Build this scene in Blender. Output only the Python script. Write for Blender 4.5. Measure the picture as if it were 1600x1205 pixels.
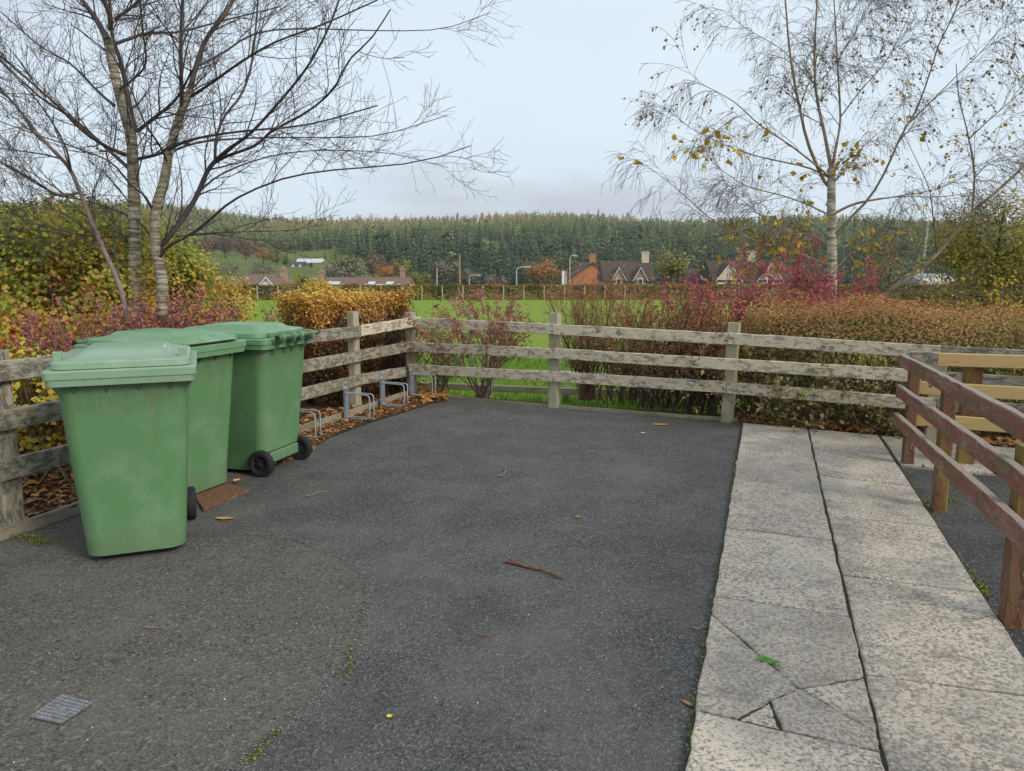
import bpy, math, random
import numpy as np
from mathutils import Vector, Matrix
S = bpy.context.scene
for o in list(bpy.data.objects): bpy.data.objects.remove(o)
R = math.radians
# ------------------------------------------------------------------ camera
CAMZ, PITCH, FPX = 1.53, R(8.72), 1200.0
cam_d = bpy.data.cameras.new('camera'); cam = bpy.data.objects.new('camera', cam_d)
S.collection.objects.link(cam); S.camera = cam
cam.location = (0, 0, CAMZ); cam.rotation_euler = (R(90) - PITCH, 0, 0)
cam_d.sensor_width = 36; cam_d.lens = 36 * FPX / 1600; cam_d.clip_end = 6000; cam_d.clip_start = .05
# ------------------------------------------------------------------ sky, sun, exposure
SUN_EL, SUN_AZ = R(34), R(128)      # azimuth clockwise from +Y: behind the camera to the right
W = bpy.data.worlds.new('World'); S.world = W; W.use_nodes = True
nt = W.node_tree; nt.nodes.clear()
def wn(t): return nt.nodes.new(t)
out = wn('ShaderNodeOutputWorld'); bg = wn('ShaderNodeBackground'); bg.inputs['Strength'].default_value = .12
sky = wn('ShaderNodeTexSky'); sky.sky_type = 'NISHITA'; sky.sun_disc = False
sky.sun_elevation = SUN_EL; sky.sun_rotation = SUN_AZ; sky.air_density = 1.0; sky.dust_density = 2.0
tc = wn('ShaderNodeTexCoord'); sep = wn('ShaderNodeSeparateXYZ'); nt.links.new(tc.outputs['Generated'], sep.inputs[0])
def wmath(op, a, b):
    m = wn('ShaderNodeMath'); m.operation = op
    for i, v in enumerate((a, b)):
        if isinstance(v, (int, float)): m.inputs[i].default_value = v
        else: nt.links.new(v, m.inputs[i])
    return m.outputs[0]
zc = wmath('ADD', wmath('MAXIMUM', sep.outputs[2], 0.0), .30)
cmb = wn('ShaderNodeCombineXYZ')
nt.links.new(wmath('DIVIDE', sep.outputs[0], zc), cmb.inputs[0]); nt.links.new(wmath('DIVIDE', sep.outputs[1], zc), cmb.inputs[1])
nz = wn('ShaderNodeTexNoise'); nz.inputs['Scale'].default_value = .62; nz.inputs['Detail'].default_value = 7; nz.inputs['Roughness'].default_value = .5
mp = wn('ShaderNodeMapping'); mp.inputs['Location'].default_value = (4.95, 4.2, 0); mp.inputs['Scale'].default_value = (1.0, 1.7, 1)
nt.links.new(cmb.outputs[0], mp.inputs[0]); nt.links.new(mp.outputs[0], nz.inputs['Vector'])
rp = wn('ShaderNodeValToRGB')
rp.color_ramp.elements[0].position = .37; rp.color_ramp.elements[0].color = (.395, .425, .48, 1)
rp.color_ramp.elements[1].position = .68; rp.color_ramp.elements[1].color = (.535, .607, .668, 1)
e = rp.color_ramp.elements.new(.49); e.color = (.50, .575, .64, 1)
nt.links.new(nz.outputs['Fac'], rp.inputs[0])
sc = wn('ShaderNodeVectorMath'); sc.operation = 'SCALE'; sc.inputs['Scale'].default_value = 1 / .12
nt.links.new(rp.outputs[0], sc.inputs[0])
mx = wn('ShaderNodeMix'); mx.data_type = 'RGBA'; mx.inputs['Factor'].default_value = .93
nt.links.new(sky.outputs[0], mx.inputs['A']); nt.links.new(sc.outputs[0], mx.inputs['B'])
nt.links.new(mx.outputs['Result'], bg.inputs['Color']); nt.links.new(bg.outputs[0], out.inputs[0])
sd = bpy.data.lights.new('sun', 'SUN'); sd.energy = 1.5; sd.angle = R(20); sd.color = (1, .91, .77)
sun = bpy.data.objects.new('sun', sd); S.collection.objects.link(sun)
sdir = Vector((math.sin(SUN_AZ) * math.cos(SUN_EL), math.cos(SUN_AZ) * math.cos(SUN_EL), math.sin(SUN_EL)))
sun.rotation_euler = sdir.to_track_quat('Z', 'Y').to_euler(); sun.location = (4, -4, 12)
S.view_settings.view_transform = 'Standard'; S.view_settings.look = 'None'
S.view_settings.gamma = 1; S.view_settings.use_curve_mapping = False; S.view_settings.exposure = .60

# ------------------------------------------------------------------ helpers
def ray(px, py):
    u, v = (px - 800) / FPX, (602.5 - py) / FPX
    return Vector((u, math.cos(PITCH) + v * math.sin(PITCH), -math.sin(PITCH) + v * math.cos(PITCH)))
def G(px, py, z=0.0):                       # a measured point on level ground at height z
    d = ray(px, py); t = (z - CAMZ) / d.z
    return Vector((d.x * t, d.y * t, z))
def D(px, py, y):                           # a measured point at distance y
    d = ray(px, py); t = y / d.y
    return Vector((d.x * t, y, CAMZ + d.z * t))
def tag(o, label=None, cat=None, group=None, kind=None):
    if label: o['label'] = label
    if cat: o['category'] = cat
    if group: o['group'] = group
    if kind: o['kind'] = kind
    return o
def link(o, parent=None):
    S.collection.objects.link(o)
    if parent: o.parent = parent
    return o
def thing(name, label, cat, loc=(0, 0, 0), rz=0, group=None):
    o = bpy.data.objects.new(name, None); o.location = loc; o.rotation_euler = (0, 0, rz); o.empty_display_size = .2
    return tag(link(o), label, cat, group)
def mesh(name, V, F, mat, parent=None, smooth=False, attr=None, M=None, kind=None):
    """V (n,3); F list of faces or (m,4) array -> one mesh object; V in world space unless M is given"""
    me = bpy.data.meshes.new(name)
    V = np.asarray(V, dtype=np.float32)
    if isinstance(F, np.ndarray):
        n, k = F.shape
        me.vertices.add(len(V)); me.vertices.foreach_set('co', V.ravel())
        me.loops.add(n * k); me.loops.foreach_set('vertex_index', F.astype(np.int32).ravel())
        me.polygons.add(n); me.polygons.foreach_set('loop_start', np.arange(0, n * k, k, dtype=np.int32))
        me.update(calc_edges=True)
    else:
        me.from_pydata([tuple(v) for v in V.tolist()], [], F)
    if smooth: me.polygons.foreach_set('use_smooth', np.ones(len(me.polygons), dtype=bool))
    if attr is not None:
        a = me.attributes.new('t', 'FLOAT', 'FACE'); a.data.foreach_set('value', np.asarray(attr, dtype=np.float32))
    if mat: me.materials.append(mat)
    o = bpy.data.objects.new(name, me); link(o, parent)
    if M is not None: o.matrix_basis = M if parent is None else Matrix.Translation(-parent.location) @ M
    elif parent is not None and parent.get('_world', 1) and parent.rotation_euler.z == 0: o.location = -parent.location
    if kind: o['kind'] = kind
    return o
def dupe(o, parent=None):
    c = o.copy(); link(c); c.parent = parent
    for ch in o.children: dupe(ch, c)
    return c
def nrm(a): return a / np.maximum(np.linalg.norm(a, axis=-1, keepdims=True), 1e-9)
def wob(P, scale, seed, n=7):               # smooth pseudo-noise, about -1..1
    r = np.random.default_rng(seed); P = np.asarray(P); s = 0
    for i in range(n):
        k = r.normal(size=3) * scale * (1 + .5 * i / n)
        s = s + np.sin(P @ k + r.uniform(0, 6.28))
    return s / math.sqrt(n) * .8
# tubes -------------------------------------------------------------
def tubes(P, Rr, k=4):
    """P (N,M,3) polylines, Rr (N,M) radii -> verts, quads"""
    N, M, _ = P.shape
    T = np.empty_like(P); T[:, 1:-1] = P[:, 2:] - P[:, :-2]; T[:, 0] = P[:, 1] - P[:, 0]; T[:, -1] = P[:, -1] - P[:, -2]
    T = nrm(T); ref = np.where(np.abs(T[:, :1, 2:3]) > .8, np.array([[[1., .2, 0]]]), np.array([[[.1, .05, 1.]]]))
    U = nrm(np.cross(T, np.broadcast_to(ref, T.shape))); Wv = np.cross(T, U)
    an = np.arange(k) * 2 * math.pi / k
    V = P[:, :, None] + Rr[:, :, None, None] * (U[:, :, None] * np.cos(an)[:, None] + Wv[:, :, None] * np.sin(an)[:, None])
    idx = np.arange(N * M * k).reshape(N, M, k); nx = np.roll(idx, -1, axis=2)
    F = np.stack([idx[:, :-1], nx[:, :-1], nx[:, 1:], idx[:, 1:]], axis=-1).reshape(-1, 4)
    return V.reshape(-1, 3), F
class Bag:                                  # collects pieces of one mesh
    def __init__(s): s.V, s.F, s.A, s.n = [], [], [], 0
    def add(s, V, F, A=None):
        s.V.append(np.asarray(V)); s.F.append(np.asarray(F) + s.n); s.n += len(V)
        s.A.append(np.full(len(F), .5) if A is None else A)
    def build(s, name, mat, parent=None, smooth=False, kind=None):
        return mesh(name, np.concatenate(s.V), np.concatenate(s.F), mat, parent, smooth, np.concatenate(s.A), kind=kind)
def resample(pts, m):
    pts = np.asarray([tuple(p) for p in pts], dtype=float)
    # Catmull-Rom through the points
    P = np.vstack([2 * pts[0] - pts[1], pts, 2 * pts[-1] - pts[-2]]); o = []
    for t in np.linspace(0, len(pts) - 1 - 1e-6, m):
        i = int(t); f = t - i; a, b, c, d = P[i], P[i + 1], P[i + 2], P[i + 3]
        o.append(.5 * (2 * b + (c - a) * f + (2 * a - 5 * b + 4 * c - d) * f * f + (3 * b - a - 3 * c + d) * f ** 3))
    return np.array(o)
def grow(P, Rr, n, length, ang, rng, t0=.25, t1=1., M=6, up=0., wig=.12, r0=.6, r1=.25, sweep=None, lenfall=.5, rmin=.0012, rmax=1.):
    """n children on every parent polyline; ang in radians from the parent's direction"""
    N, m, _ = P.shape
    pi = np.repeat(np.arange(N), n); t = rng.uniform(t0, t1, N * n) * (m - 1.001)
    i = t.astype(int); f = (t - i)[:, None]
    O = P[pi, i] * (1 - f) + P[pi, i + 1] * f; T = nrm(P[pi, i + 1] - P[pi, i])
    rp_ = Rr[pi, i] * (1 - f[:, 0]) + Rr[pi, i + 1] * f[:, 0]
    rv = nrm(rng.normal(size=T.shape)); side = nrm(np.cross(T, rv))
    a = rng.uniform(ang[0], ang[1], N * n)[:, None]
    d = nrm(T * np.cos(a) + side * np.sin(a))
    L = rng.uniform(length[0], length[1], N * n) * (1 - lenfall * t / (m - 1))
    step = (L / (M - 1))[:, None]; Q = np.empty((N * n, M, 3)); Q[:, 0] = O
    bend = rng.normal(size=d.shape) * wig
    for j in range(1, M):
        d = d + bend * .6 + rng.normal(size=d.shape) * wig; d[:, 2] += up / M * 1.6
        if sweep is not None: d = d + np.asarray(sweep) / M
        d = nrm(d); Q[:, j] = Q[:, j - 1] + d * step
    rb = np.clip(rp_ * r0, rmin, max(rmax, rmin))
    RR = np.maximum(rb[:, None] * np.linspace(1, r1, M)[None], rmin * .8)
    return Q, RR
def leaves(C, size, rng, aspect=.6, flat=0., face=None):
    n = len(C); a = rng.normal(size=(n, 3)); a[:, 2] *= (1 - flat)
    r = rng.normal(size=(n, 3)); r[:, 2] += flat * 5
    if face is not None: r = nrm(r) * .55 + face; a = a - r * (np.sum(a * r, 1) / np.sum(r * r, 1))[:, None]
    a = nrm(a); b = nrm(np.cross(r, a)); c = np.cross(a, b)
    s = (size * rng.uniform(.65, 1.3, n))[:, None] if np.isscalar(size) else size[:, None]
    w = s * aspect
    V = np.stack([C - a * s * .5, C + b * w * .5 + c * s * .12 + a * s * .05, C + a * s * .5, C - b * w * .5 + c * s * .12 + a * s * .05], axis=1).reshape(-1, 3)
    return V, np.arange(4 * n).reshape(n, 4)
def along(P, n, rng, t0=.2, t1=1.):         # random points on polylines
    N, m, _ = P.shape; pi = rng.integers(0, N, n); t = rng.uniform(t0, t1, n) * (m - 1.001); i = t.astype(int); f = (t - i)[:, None]
    return P[pi, i] * (1 - f) + P[pi, i + 1] * f
# ------------------------------------------------------------------ materials
class Mt:
    def __init__(s, name, rough=.8, spec=.3):
        s.m = bpy.data.materials.new(name); s.m.use_nodes = True; s.t = s.m.node_tree; s.b = s.t.nodes['Principled BSDF']
        s.b.inputs['Roughness'].default_value = rough; s.b.inputs['Specular IOR Level'].default_value = spec; s._c = None
    def n(s, t): return s.t.nodes.new(t)
    def l(s, a, b): s.t.links.new(a, b)
    def co(s, scale=(1, 1, 1), kind='Object', rand=False):
        c = s.n('ShaderNodeTexCoord'); m = s.n('ShaderNodeMapping'); m.inputs['Scale'].default_value = scale; s.l(c.outputs[kind], m.inputs[0])
        if rand:
            oi = s.n('ShaderNodeObjectInfo'); v = s.n('ShaderNodeVectorMath'); v.operation = 'SCALE'; v.inputs[0].default_value = (37, 91, 53); s.l(oi.outputs['Random'], v.inputs['Scale']); s.l(v.outputs[0], m.inputs['Location'])
        return m.outputs[0]
    def noise(s, sc, det=4, vec=None, rough=.55, dist=0):
        x = s.n('ShaderNodeTexNoise'); x.inputs['Scale'].default_value = sc; x.inputs['Detail'].default_value = det; x.inputs['Roughness'].default_value = rough; x.inputs['Distortion'].default_value = dist
        s.l(vec if vec is not None else s.co(), x.inputs['Vector']); return x.outputs['Fac']
    def voro(s, sc, vec=None, feat='F1', out='Distance'):
        x = s.n('ShaderNodeTexVoronoi'); x.feature = feat; x.inputs['Scale'].default_value = sc
        s.l(vec if vec is not None else s.co(), x.inputs['Vector']); return x.outputs[out]
    def ramp(s, fac, stops):
        x = s.n('ShaderNodeValToRGB'); el = x.color_ramp.elements
        while len(el) < len(stops): el.new(.5)
        for q, (p, c) in zip(el, stops):
            q.position = p; q.color = (c, c, c, 1) if isinstance(c, (int, float)) else (*c, 1)
        s.l(fac, x.inputs[0]); return x.outputs[0]
    def mix(s, fac, a, b, mode='MIX'):
        x = s.n('ShaderNodeMix'); x.data_type = 'RGBA'; x.blend_type = mode
        for k, v in (('Factor', fac), ('A', a), ('B', b)):
            if isinstance(v, (int, float)): x.inputs[k].default_value = v if k == 'Factor' else (v, v, v, 1)
            elif isinstance(v, tuple): x.inputs[k].default_value = (*v, 1)
            else: s.l(v, x.inputs[k])
        return x.outputs['Result']
    def attr(s, name='t'):
        x = s.n('ShaderNodeAttribute'); x.attribute_name = name; return x.outputs['Fac']
    def sepz(s, vec, i=2):
        x = s.n('ShaderNodeSeparateXYZ'); s.l(vec, x.inputs[0]); return x.outputs[i]
    def col(s, c):
        if isinstance(c, tuple): s.b.inputs['Base Color'].default_value = (*c, 1)
        else: s.l(c, s.b.inputs['Base Color'])
        return s
    def bump(s, h, strength=.5, dist=.01):
        x = s.n('ShaderNodeBump'); x.inputs['Strength'].default_value = strength; x.inputs['Distance'].default_value = dist
        s.l(h, x.inputs['Height']); s.l(x.outputs[0], s.b.inputs['Normal']); return s
    def rough(s, v): s.l(v, s.b.inputs['Roughness']); return s
def plain(name, c, rough=.8, var=.25, sc=6, metal=0, spec=.3):
    m = Mt(name, rough, spec); lo = tuple(x * (1 - var) for x in c); hi = tuple(min(1, x * (1 + var)) for x in c)
    m.col(m.ramp(m.noise(sc, 5), [(.3, lo), (.7, hi)])); m.b.inputs['Metallic'].default_value = metal; return m.m
def leafmat(name, stops, trans=.3, gain=1.):
    stops = [(p, tuple(min(.8, x * gain) for x in c)) for p, c in stops]
    m = Mt(name, .6, .25); c = m.ramp(m.attr(), stops); m.col(c)
    tr = m.n('ShaderNodeBsdfTranslucent'); m.l(c, tr.inputs[0]); ms = m.n('ShaderNodeMixShader'); ms.inputs[0].default_value = trans
    o = m.t.nodes['Material Output']; m.l(m.b.outputs[0], ms.inputs[1]); m.l(tr.outputs[0], ms.inputs[2]); m.l(ms.outputs[0], o.inputs[0]); return m.m

def mk_asphalt(name, lo, hi, grain, dust):
    m = Mt(name, .88, .25); v = m.co()
    big = m.noise(.5, 5, v, .6, .3); mid = m.noise(2.6, 6, v, .68); gr = m.noise(grain, 4, v, .75); vo = m.voro(grain * .8, v, out='Color')
    base = m.mix(m.ramp(gr, [(.36, 0.), (.64, 1.)]), lo, hi)
    base = m.mix(m.ramp(m.sepz(vo, 0), [(.0, 0.), (.80, 0.), (.98, .8)]), base, (.21, .205, .19))
    base = m.mix(m.ramp(m.sepz(vo, 1), [(.0, .8), (.24, 0.)]), base, (.02, .02, .02))
    base = m.mix(m.ramp(m.noise(grain * 2.2, 2, v), [(.66, 0.), (.74, .8)]), base, (.33, .32, .30))
    dm = m.mix(.30, m.mix(.5, big, mid), m.noise(28, 8, v, .8)); base = m.mix(m.ramp(dm, [(.46, 0.), (.60, dust)]), base, (.185, .172, .155))
    base = m.mix(m.ramp(m.noise(.9, 5, m.co((1, 1.0, 1)), .65), [(.34, .28), (.5, 0.)]), base, (.05, .048, .05))
    base = m.mix(m.ramp(m.noise(1.7, 6, m.co((1, .7, 1)), .7), [(.58, 0.), (.72, .35)]), base, (.14, .12, .10))
    m.col(base); m.bump(m.mix(.5, gr, m.voro(grain * .8, v)), 1., .007); return m.m
A_OLD = mk_asphalt('asphalt_coarse', (.024, .022, .019), (.185, .168, .142), 110, .5)
A_NEW = mk_asphalt('asphalt_fine', (.018, .018, .019), (.142, .139, .139), 150, .55)
A_DARK = mk_asphalt('asphalt_dark', (.022, .023, .025), (.075, .075, .076), 140, .35)
def mk_slab():
    m = Mt('paving_slab', .9, .2); v = m.co(rand=True); c0 = m.co(kind='Generated')
    wear = m.noise(2.2, 4, v, .6)
    bl = m.noise(70, 3, v, .6, .5); grey = m.mix(m.noise(150, 2, v), (.15, .135, .118), (.25, .222, .19))
    pale = m.mix(m.noise(120, 3, v), (.53, .475, .385), (.70, .63, .52))
    thr = m.mix(.22, bl, wear)
    c = m.mix(m.ramp(thr, [(.41, 0.), (.55, .95)]), grey, pale)
    # worn rims of the slab: smoother mid-grey cement
    x, y = m.sepz(c0, 0), m.sepz(c0, 1)
    def edge(s_):
        q = m.n('ShaderNodeMath'); q.operation = 'PINGPONG'; q.inputs[1].default_value = .5; m.l(s_, q.inputs[0]); return q.outputs[0]
    mn = m.n('ShaderNodeMath'); mn.operation = 'MINIMUM'; m.l(edge(x), mn.inputs[0]); m.l(edge(y), mn.inputs[1])
    ad = m.n('ShaderNodeMath'); ad.operation = 'MULTIPLY_ADD'; m.l(m.noise(9, 4, v), ad.inputs[0]); ad.inputs[1].default_value = .16; m.l(mn.outputs[0], ad.inputs[2])
    c = m.mix(m.ramp(ad.outputs[0], [(.075, .7), (.125, 0.)]), c, (.33, .305, .265))
    c = m.mix(m.ramp(m.noise(1.6, 5, v, .65), [(.46, 0.), (.70, .6)]), c, (.19, .175, .16))
    oi = m.n('ShaderNodeObjectInfo'); c = m.mix(m.ramp(oi.outputs['Random'], [(0., .0), (1., .42)]), c, (.26, .23, .19))
    c = m.mix(m.ramp(m.noise(5.5, 6, v, .7), [(.52, 0.), (.66, .55)]), c, (.15, .14, .13)); c = m.mix(m.ramp(m.noise(3.1, 5, v, .7), [(.60, 0.), (.72, .35)]), c, (.17, .165, .10))
    m.col(c); m.bump(thr, .7, .006); return m.m
SLAB = mk_slab()
def mk_wood(name, pale, dark, moss=None, amt=.5, paint=None, stains=.5, top=None):
    m = Mt(name, .85, .2); v = m.co((1, 6, 6), rand=True); v2 = m.co((1, 2.2, 2.2), rand=True); v3 = m.co((2.5, 60, 60), rand=True)
    gr = m.noise(3, 6, v3, .6)
    c = m.mix(m.ramp(gr, [(.3, 0.), (.7, 1.)]), tuple(x * .72 for x in pale), pale)
    if paint: c = m.mix(m.ramp(m.noise(2.2, 6, v, .7), [(.44, 1.), (.62, .1)]), c, paint)
    blot = m.noise(11, 9, v2, .76, .4)
    c = m.mix(m.ramp(blot, [(.60 - amt * .22, 0.), (.70 - amt * .2, stains)]), c, dark)
    wht = m.noise(11, 6, v2, .75)
    c = m.mix(m.ramp(wht, [(.60, 0.), (.68, .55)]), c, (.50, .48, .44))
    vv = m.n('ShaderNodeTexVoronoi'); vv.inputs['Scale'].default_value = 3.1; m.l(m.co((1, 3.2, 3.2), rand=True), vv.inputs['Vector'])
    c = m.mix(m.ramp(vv.outputs['Distance'], [(.05, .8), (.11, 0.)]), c, tuple(x * .4 for x in dark))
    if moss: c = m.mix(m.ramp(m.noise(1.7, 5, v2, .6), [(.52, 0.), (.66, .7)]), c, moss)
    if top:
        tcn = m.n('ShaderNodeTexCoord'); nz_ = m.sepz(tcn.outputs['Normal'], 2); c = m.mix(m.ramp(m.mix(.25, nz_, m.noise(6, 6, v, .7)), [(.55, 0.), (.72, .6)]), c, top)
    m.col(c); m.bump(m.mix(.5, gr, blot), .7, .005); return m.m
WOOD = mk_wood('weathered_rail', (.72, .62, .46), (.13, .105, .08), amt=.5, stains=.85)
WOODL = mk_wood('dark_weathered_rail', (.42, .38, .30), (.09, .078, .065), (.19, .175, .075), amt=.7, stains=.85)
POST = mk_wood('weathered_post', (.47, .42, .31), (.12, .10, .07), (.23, .21, .09), amt=.15, stains=.6)
RED = mk_wood('red_stained_timber', (.36, .25, .19), (.10, .055, .04), (.13, .115, .05), amt=.45, paint=(.245, .10, .068), stains=.8, top=(.36, .34, .30))
REDP = mk_wood('red_stained_post', (.22, .14, .08), (.04, .03, .022), (.27, .22, .05), amt=.5, paint=(.19, .085, .05), stains=.7)
PINE = mk_wood('fresh_pine', (.58, .40, .18), (.30, .17, .06), None, amt=.0, stains=.5)
BOARD = mk_wood('edging_board', (.33, .29, .22), (.10, .085, .06), (.14, .13, .05), amt=.4, stains=.6)
def mk_bin(name, c, fade, stain_shade=.5):
    m = Mt(name, .42, .4); v = m.co(); f = m.noise(2.1, 4, v, .6); st = m.noise(2, 5, m.co((7, 7, .6)), .6)
    b = m.mix(f, tuple(x * .86 for x in c), tuple(min(1, x * 1.12) for x in c))
    b = m.mix(m.ramp(m.noise(4, 6, v, .7), [(.5, 0.), (.8, fade)]), b, (.36, .45, .37))
    b = m.mix(m.ramp(st, [(.58, 0.), (.75, stain_shade * .5)]), b, (.12, .16, .07))
    g = m.n('ShaderNodeSeparateXYZ'); m.l(v, g.inputs[0])
    low = m.ramp(m.mix(.75, m.noise(9, 5, v, .7), g.outputs[2]), [(.02, .0), (.16, .55), (.28, 0.)])
    b = m.mix(low, b, (.13, .17, .10))
    rim_shade = m.ramp(m.mix(.8, m.noise(5, 6, m.co((5, 5, .5)), .7), g.outputs[2]), [(.70, 0.), (.87, .62)]); b = m.mix(rim_shade, b, (.075, .105, .05)) if stain_shade > .2 else b  # shade under the rim painted into the body colour, broken by stain streaks
    b = m.mix(m.ramp(m.noise(1.6, 4, m.co((9, 9, .5)), .6), [(.60, 0.), (.70, .4 if stain_shade > .2 else .1)]), b, (.17, .12, .06)) if stain_shade > .2 else m.mix(m.ramp(m.noise(14, 6, v, .75), [(.55, 0.), (.72, .5)]), b, (.10, .15, .10))
    b = m.mix(m.ramp(m.noise(55, 3, m.co((1.5, 1.5, .35)), .6), [(.66, 0.), (.74, .35)]), b, (.42, .50, .40))
    m.col(b); m.rough(m.ramp(m.noise(7, 5, v), [(.3, .30), (.7, .50)])); m.bump(m.noise(90, 3, v), .06, .002); return m.m
BIN = mk_bin('green_plastic', (.115, .245, .108), .3)
LID = mk_bin('faded_green_plastic', (.235, .355, .245), .8, .1)
LID2 = mk_bin('green_lid_plastic', (.15, .295, .155), .6, .1)
RUB = plain('black_rubber', (.022, .022, .024), .75, .3, 30)
HUB = plain('black_hub_plastic', (.03, .03, .032), .4, .2, 20, spec=.5)
HUBG = plain('grey_hub_plastic', (.33, .35, .40), .4, .15, 20)
m = Mt('galvanised_steel', .5, .5); m.b.inputs['Metallic'].default_value = .55
m.col(m.mix(m.voro(60, out='Color'), (.36, .39, .43), (.52, .55, .59))); m.rough(m.ramp(m.noise(30), [(.3, .38), (.7, .62)])); GALV = m.m
BOLT = plain('bolt_steel', (.08, .08, .085), .5, .2, 20)
RUST = plain('rusty_plate', (.17, .085, .05), .85, .45, 40)
IRON = plain('grey_cast_iron', (.21, .21, .22), .6, .35, 60)
DARKGAP = plain('joint_soil_lip_shade', (.05, .044, .031), .95, .4, 40)  # soil in the paving joints, also the painted shade under the lid lip
def mk_soil():
    m = Mt('leafy_soil', .95, .1); v = m.co()
    c = m.mix(m.noise(22, 6, v, .7), (.035, .024, .016), (.16, .105, .065)); c = m.mix(m.ramp(m.voro(55, v, out='Color'), [(.75, 0.), (.9, .6)]), c, (.25, .13, .06))
    m.col(c); m.bump(m.noise(40, 6, v, .7), 1, .03); return m.m
SOIL = mk_soil()
def mk_ground():
    m = Mt('grass_ground', .95, .1); v = m.co()
    y = m.sepz(v, 1)
    lawn = m.mix(m.noise(1.2, 6, v, .65), (.17, .26, .03), (.28, .38, .06)); lawn = m.mix(m.noise(45, 4, v, .7), m.mix(.4, lawn, (.09, .16, .02)), lawn)
    far = m.ramp(m.noise(.018, 6, v, .6), [(.35, (.10, .135, .035)), (.5, (.15, .19, .05)), (.65, (.20, .19, .09))])
    far = m.mix(m.noise(.3, 5, v, .7), m.mix(.5, far, (.06, .075, .025)), far)
    mr = m.n('ShaderNodeMapRange'); mr.inputs[1].default_value = 48; mr.inputs[2].default_value = 60; m.l(y, mr.inputs[0])
    m.col(m.mix(mr.outputs[0], lawn, far)); m.bump(m.noise(70, 4, v, .7), .8, .02); return m.m
GROUND = mk_ground()
PATH = plain('pale_path', (.42, .37, .33), .9, .15, 8)
def mk_bark(name, pale, dark, sc=1., green=None):
    m = Mt(name, .85, .2); v = m.co((3, 3, 30 * sc)); c = m.mix(m.ramp(m.noise(1.6, 6, v, .65), [(.42, 0.), (.60, 1.)]), dark, pale)
    c = m.mix(m.ramp(m.noise(2.5, 5), [(.45, 0.), (.7, .6)]), c, green or tuple(x * .6 for x in pale)); m.col(c); m.bump(m.noise(3, 5, v), .5, .01); return m.m
BARK_L = mk_bark('striped_bark', (.52, .47, .38), (.13, .105, .075), .8, (.26, .225, .12))
BARK_W = mk_bark('white_birch_bark', (.60, .56, .47), (.14, .12, .10), .6, (.40, .35, .25))
TWIG_L = plain('purple_brown_twig', (.085, .066, .063), .7, .4, 3)
TWIG_P = plain('purple_grey_bark', (.20, .155, .145), .8, .4, 9)
TWIG_R = plain('birch_twig', (.13, .095, .08), .7, .4, 3)
LIMB_R = plain('tan_limb_bark', (.24, .175, .115), .8, .35, 4)
LIMB_B = plain('birch_limb_bark', (.26, .20, .15), .8, .4, 5)
STEM = plain('shrub_stem', (.11, .085, .06), .85, .5, 8)
STEMR = plain('red_brown_stem', (.22, .12, .08), .8, .4, 8)
STEMP = plain('pale_stem', (.26, .22, .17), .85, .35, 12)
L_BARB = leafmat('barberry_leaf', [(0, (.10, .10, .02)), (.22, (.17, .065, .04)), (.5, (.25, .08, .08)), (.75, (.30, .13, .125)), (.93, (.38, .18, .08))], gain=1.5)
L_MAG = leafmat('magenta_leaf', [(0, (.16, .08, .03)), (.25, (.22, .045, .05)), (.55, (.30, .045, .08)), (.85, (.35, .085, .13)), (1, (.40, .15, .06))], gain=1.35)
L_BUSH = leafmat('maple_bush_leaf', [(0, (.04, .06, .012)), (.3, (.10, .125, .02)), (.55, (.18, .175, .03)), (.72, (.25, .18, .03)), (.88, (.33, .15, .04)), (1, (.32, .10, .05))], gain=2.7)
L_GOLD = leafmat('golden_beech_leaf', [(0, (.08, .05, .02)), (.3, (.20, .09, .03)), (.55, (.36, .15, .05)), (.75, (.50, .26, .06)), (.92, (.62, .42, .07)), (1, (.62, .48, .10))], gain=1.2)
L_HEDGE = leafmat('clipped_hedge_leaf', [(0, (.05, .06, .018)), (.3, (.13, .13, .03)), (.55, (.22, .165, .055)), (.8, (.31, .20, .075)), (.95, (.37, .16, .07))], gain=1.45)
L_FARH = leafmat('far_hedge_leaf', [(0, (.055, .05, .018)), (.4, (.14, .12, .035)), (.65, (.24, .15, .045)), (.88, (.36, .15, .04)), (1, (.42, .20, .05))], gain=1.45)
L_BIRCH = leafmat('yellow_birch_leaf', [(0, (.30, .19, .05)), (.4, (.50, .33, .05)), (.75, (.68, .46, .03)), (1, (.35, .22, .10))])
L_BROWN = leafmat('dry_birch_leaf', [(0, (.16, .10, .05)), (.5, (.30, .20, .09)), (1, (.45, .30, .08))])
L_OLIVE = leafmat('olive_tree_leaf', [(0, (.09, .09, .02)), (.4, (.19, .17, .03)), (.75, (.34, .25, .035)), (1, (.48, .30, .04))], gain=1.4)
L_LIT = leafmat('litter_leaf', [(0, (.06, .035, .02)), (.35, (.15, .075, .035)), (.65, (.27, .13, .05)), (.88, (.42, .20, .06)), (1, (.60, .33, .10))], .1, gain=1.35)
L_GRASS = leafmat('grass_blade', [(0, (.07, .15, .012)), (.6, (.13, .26, .025)), (1, (.22, .33, .06))], gain=1.3)
L_MOSS = leafmat('moss', [(0, (.07, .08, .012)), (.6, (.16, .17, .02)), (1, (.28, .26, .05))], .1)
L_CONIF = leafmat('conifer_needles', [(0, (.016, .030, .017)), (.3, (.036, .055, .024)), (.6, (.085, .105, .034)), (.85, (.15, .165, .045)), (.97, (.18, .17, .055)), (1, (.20, .13, .065))], .1, gain=1.75)

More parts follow.
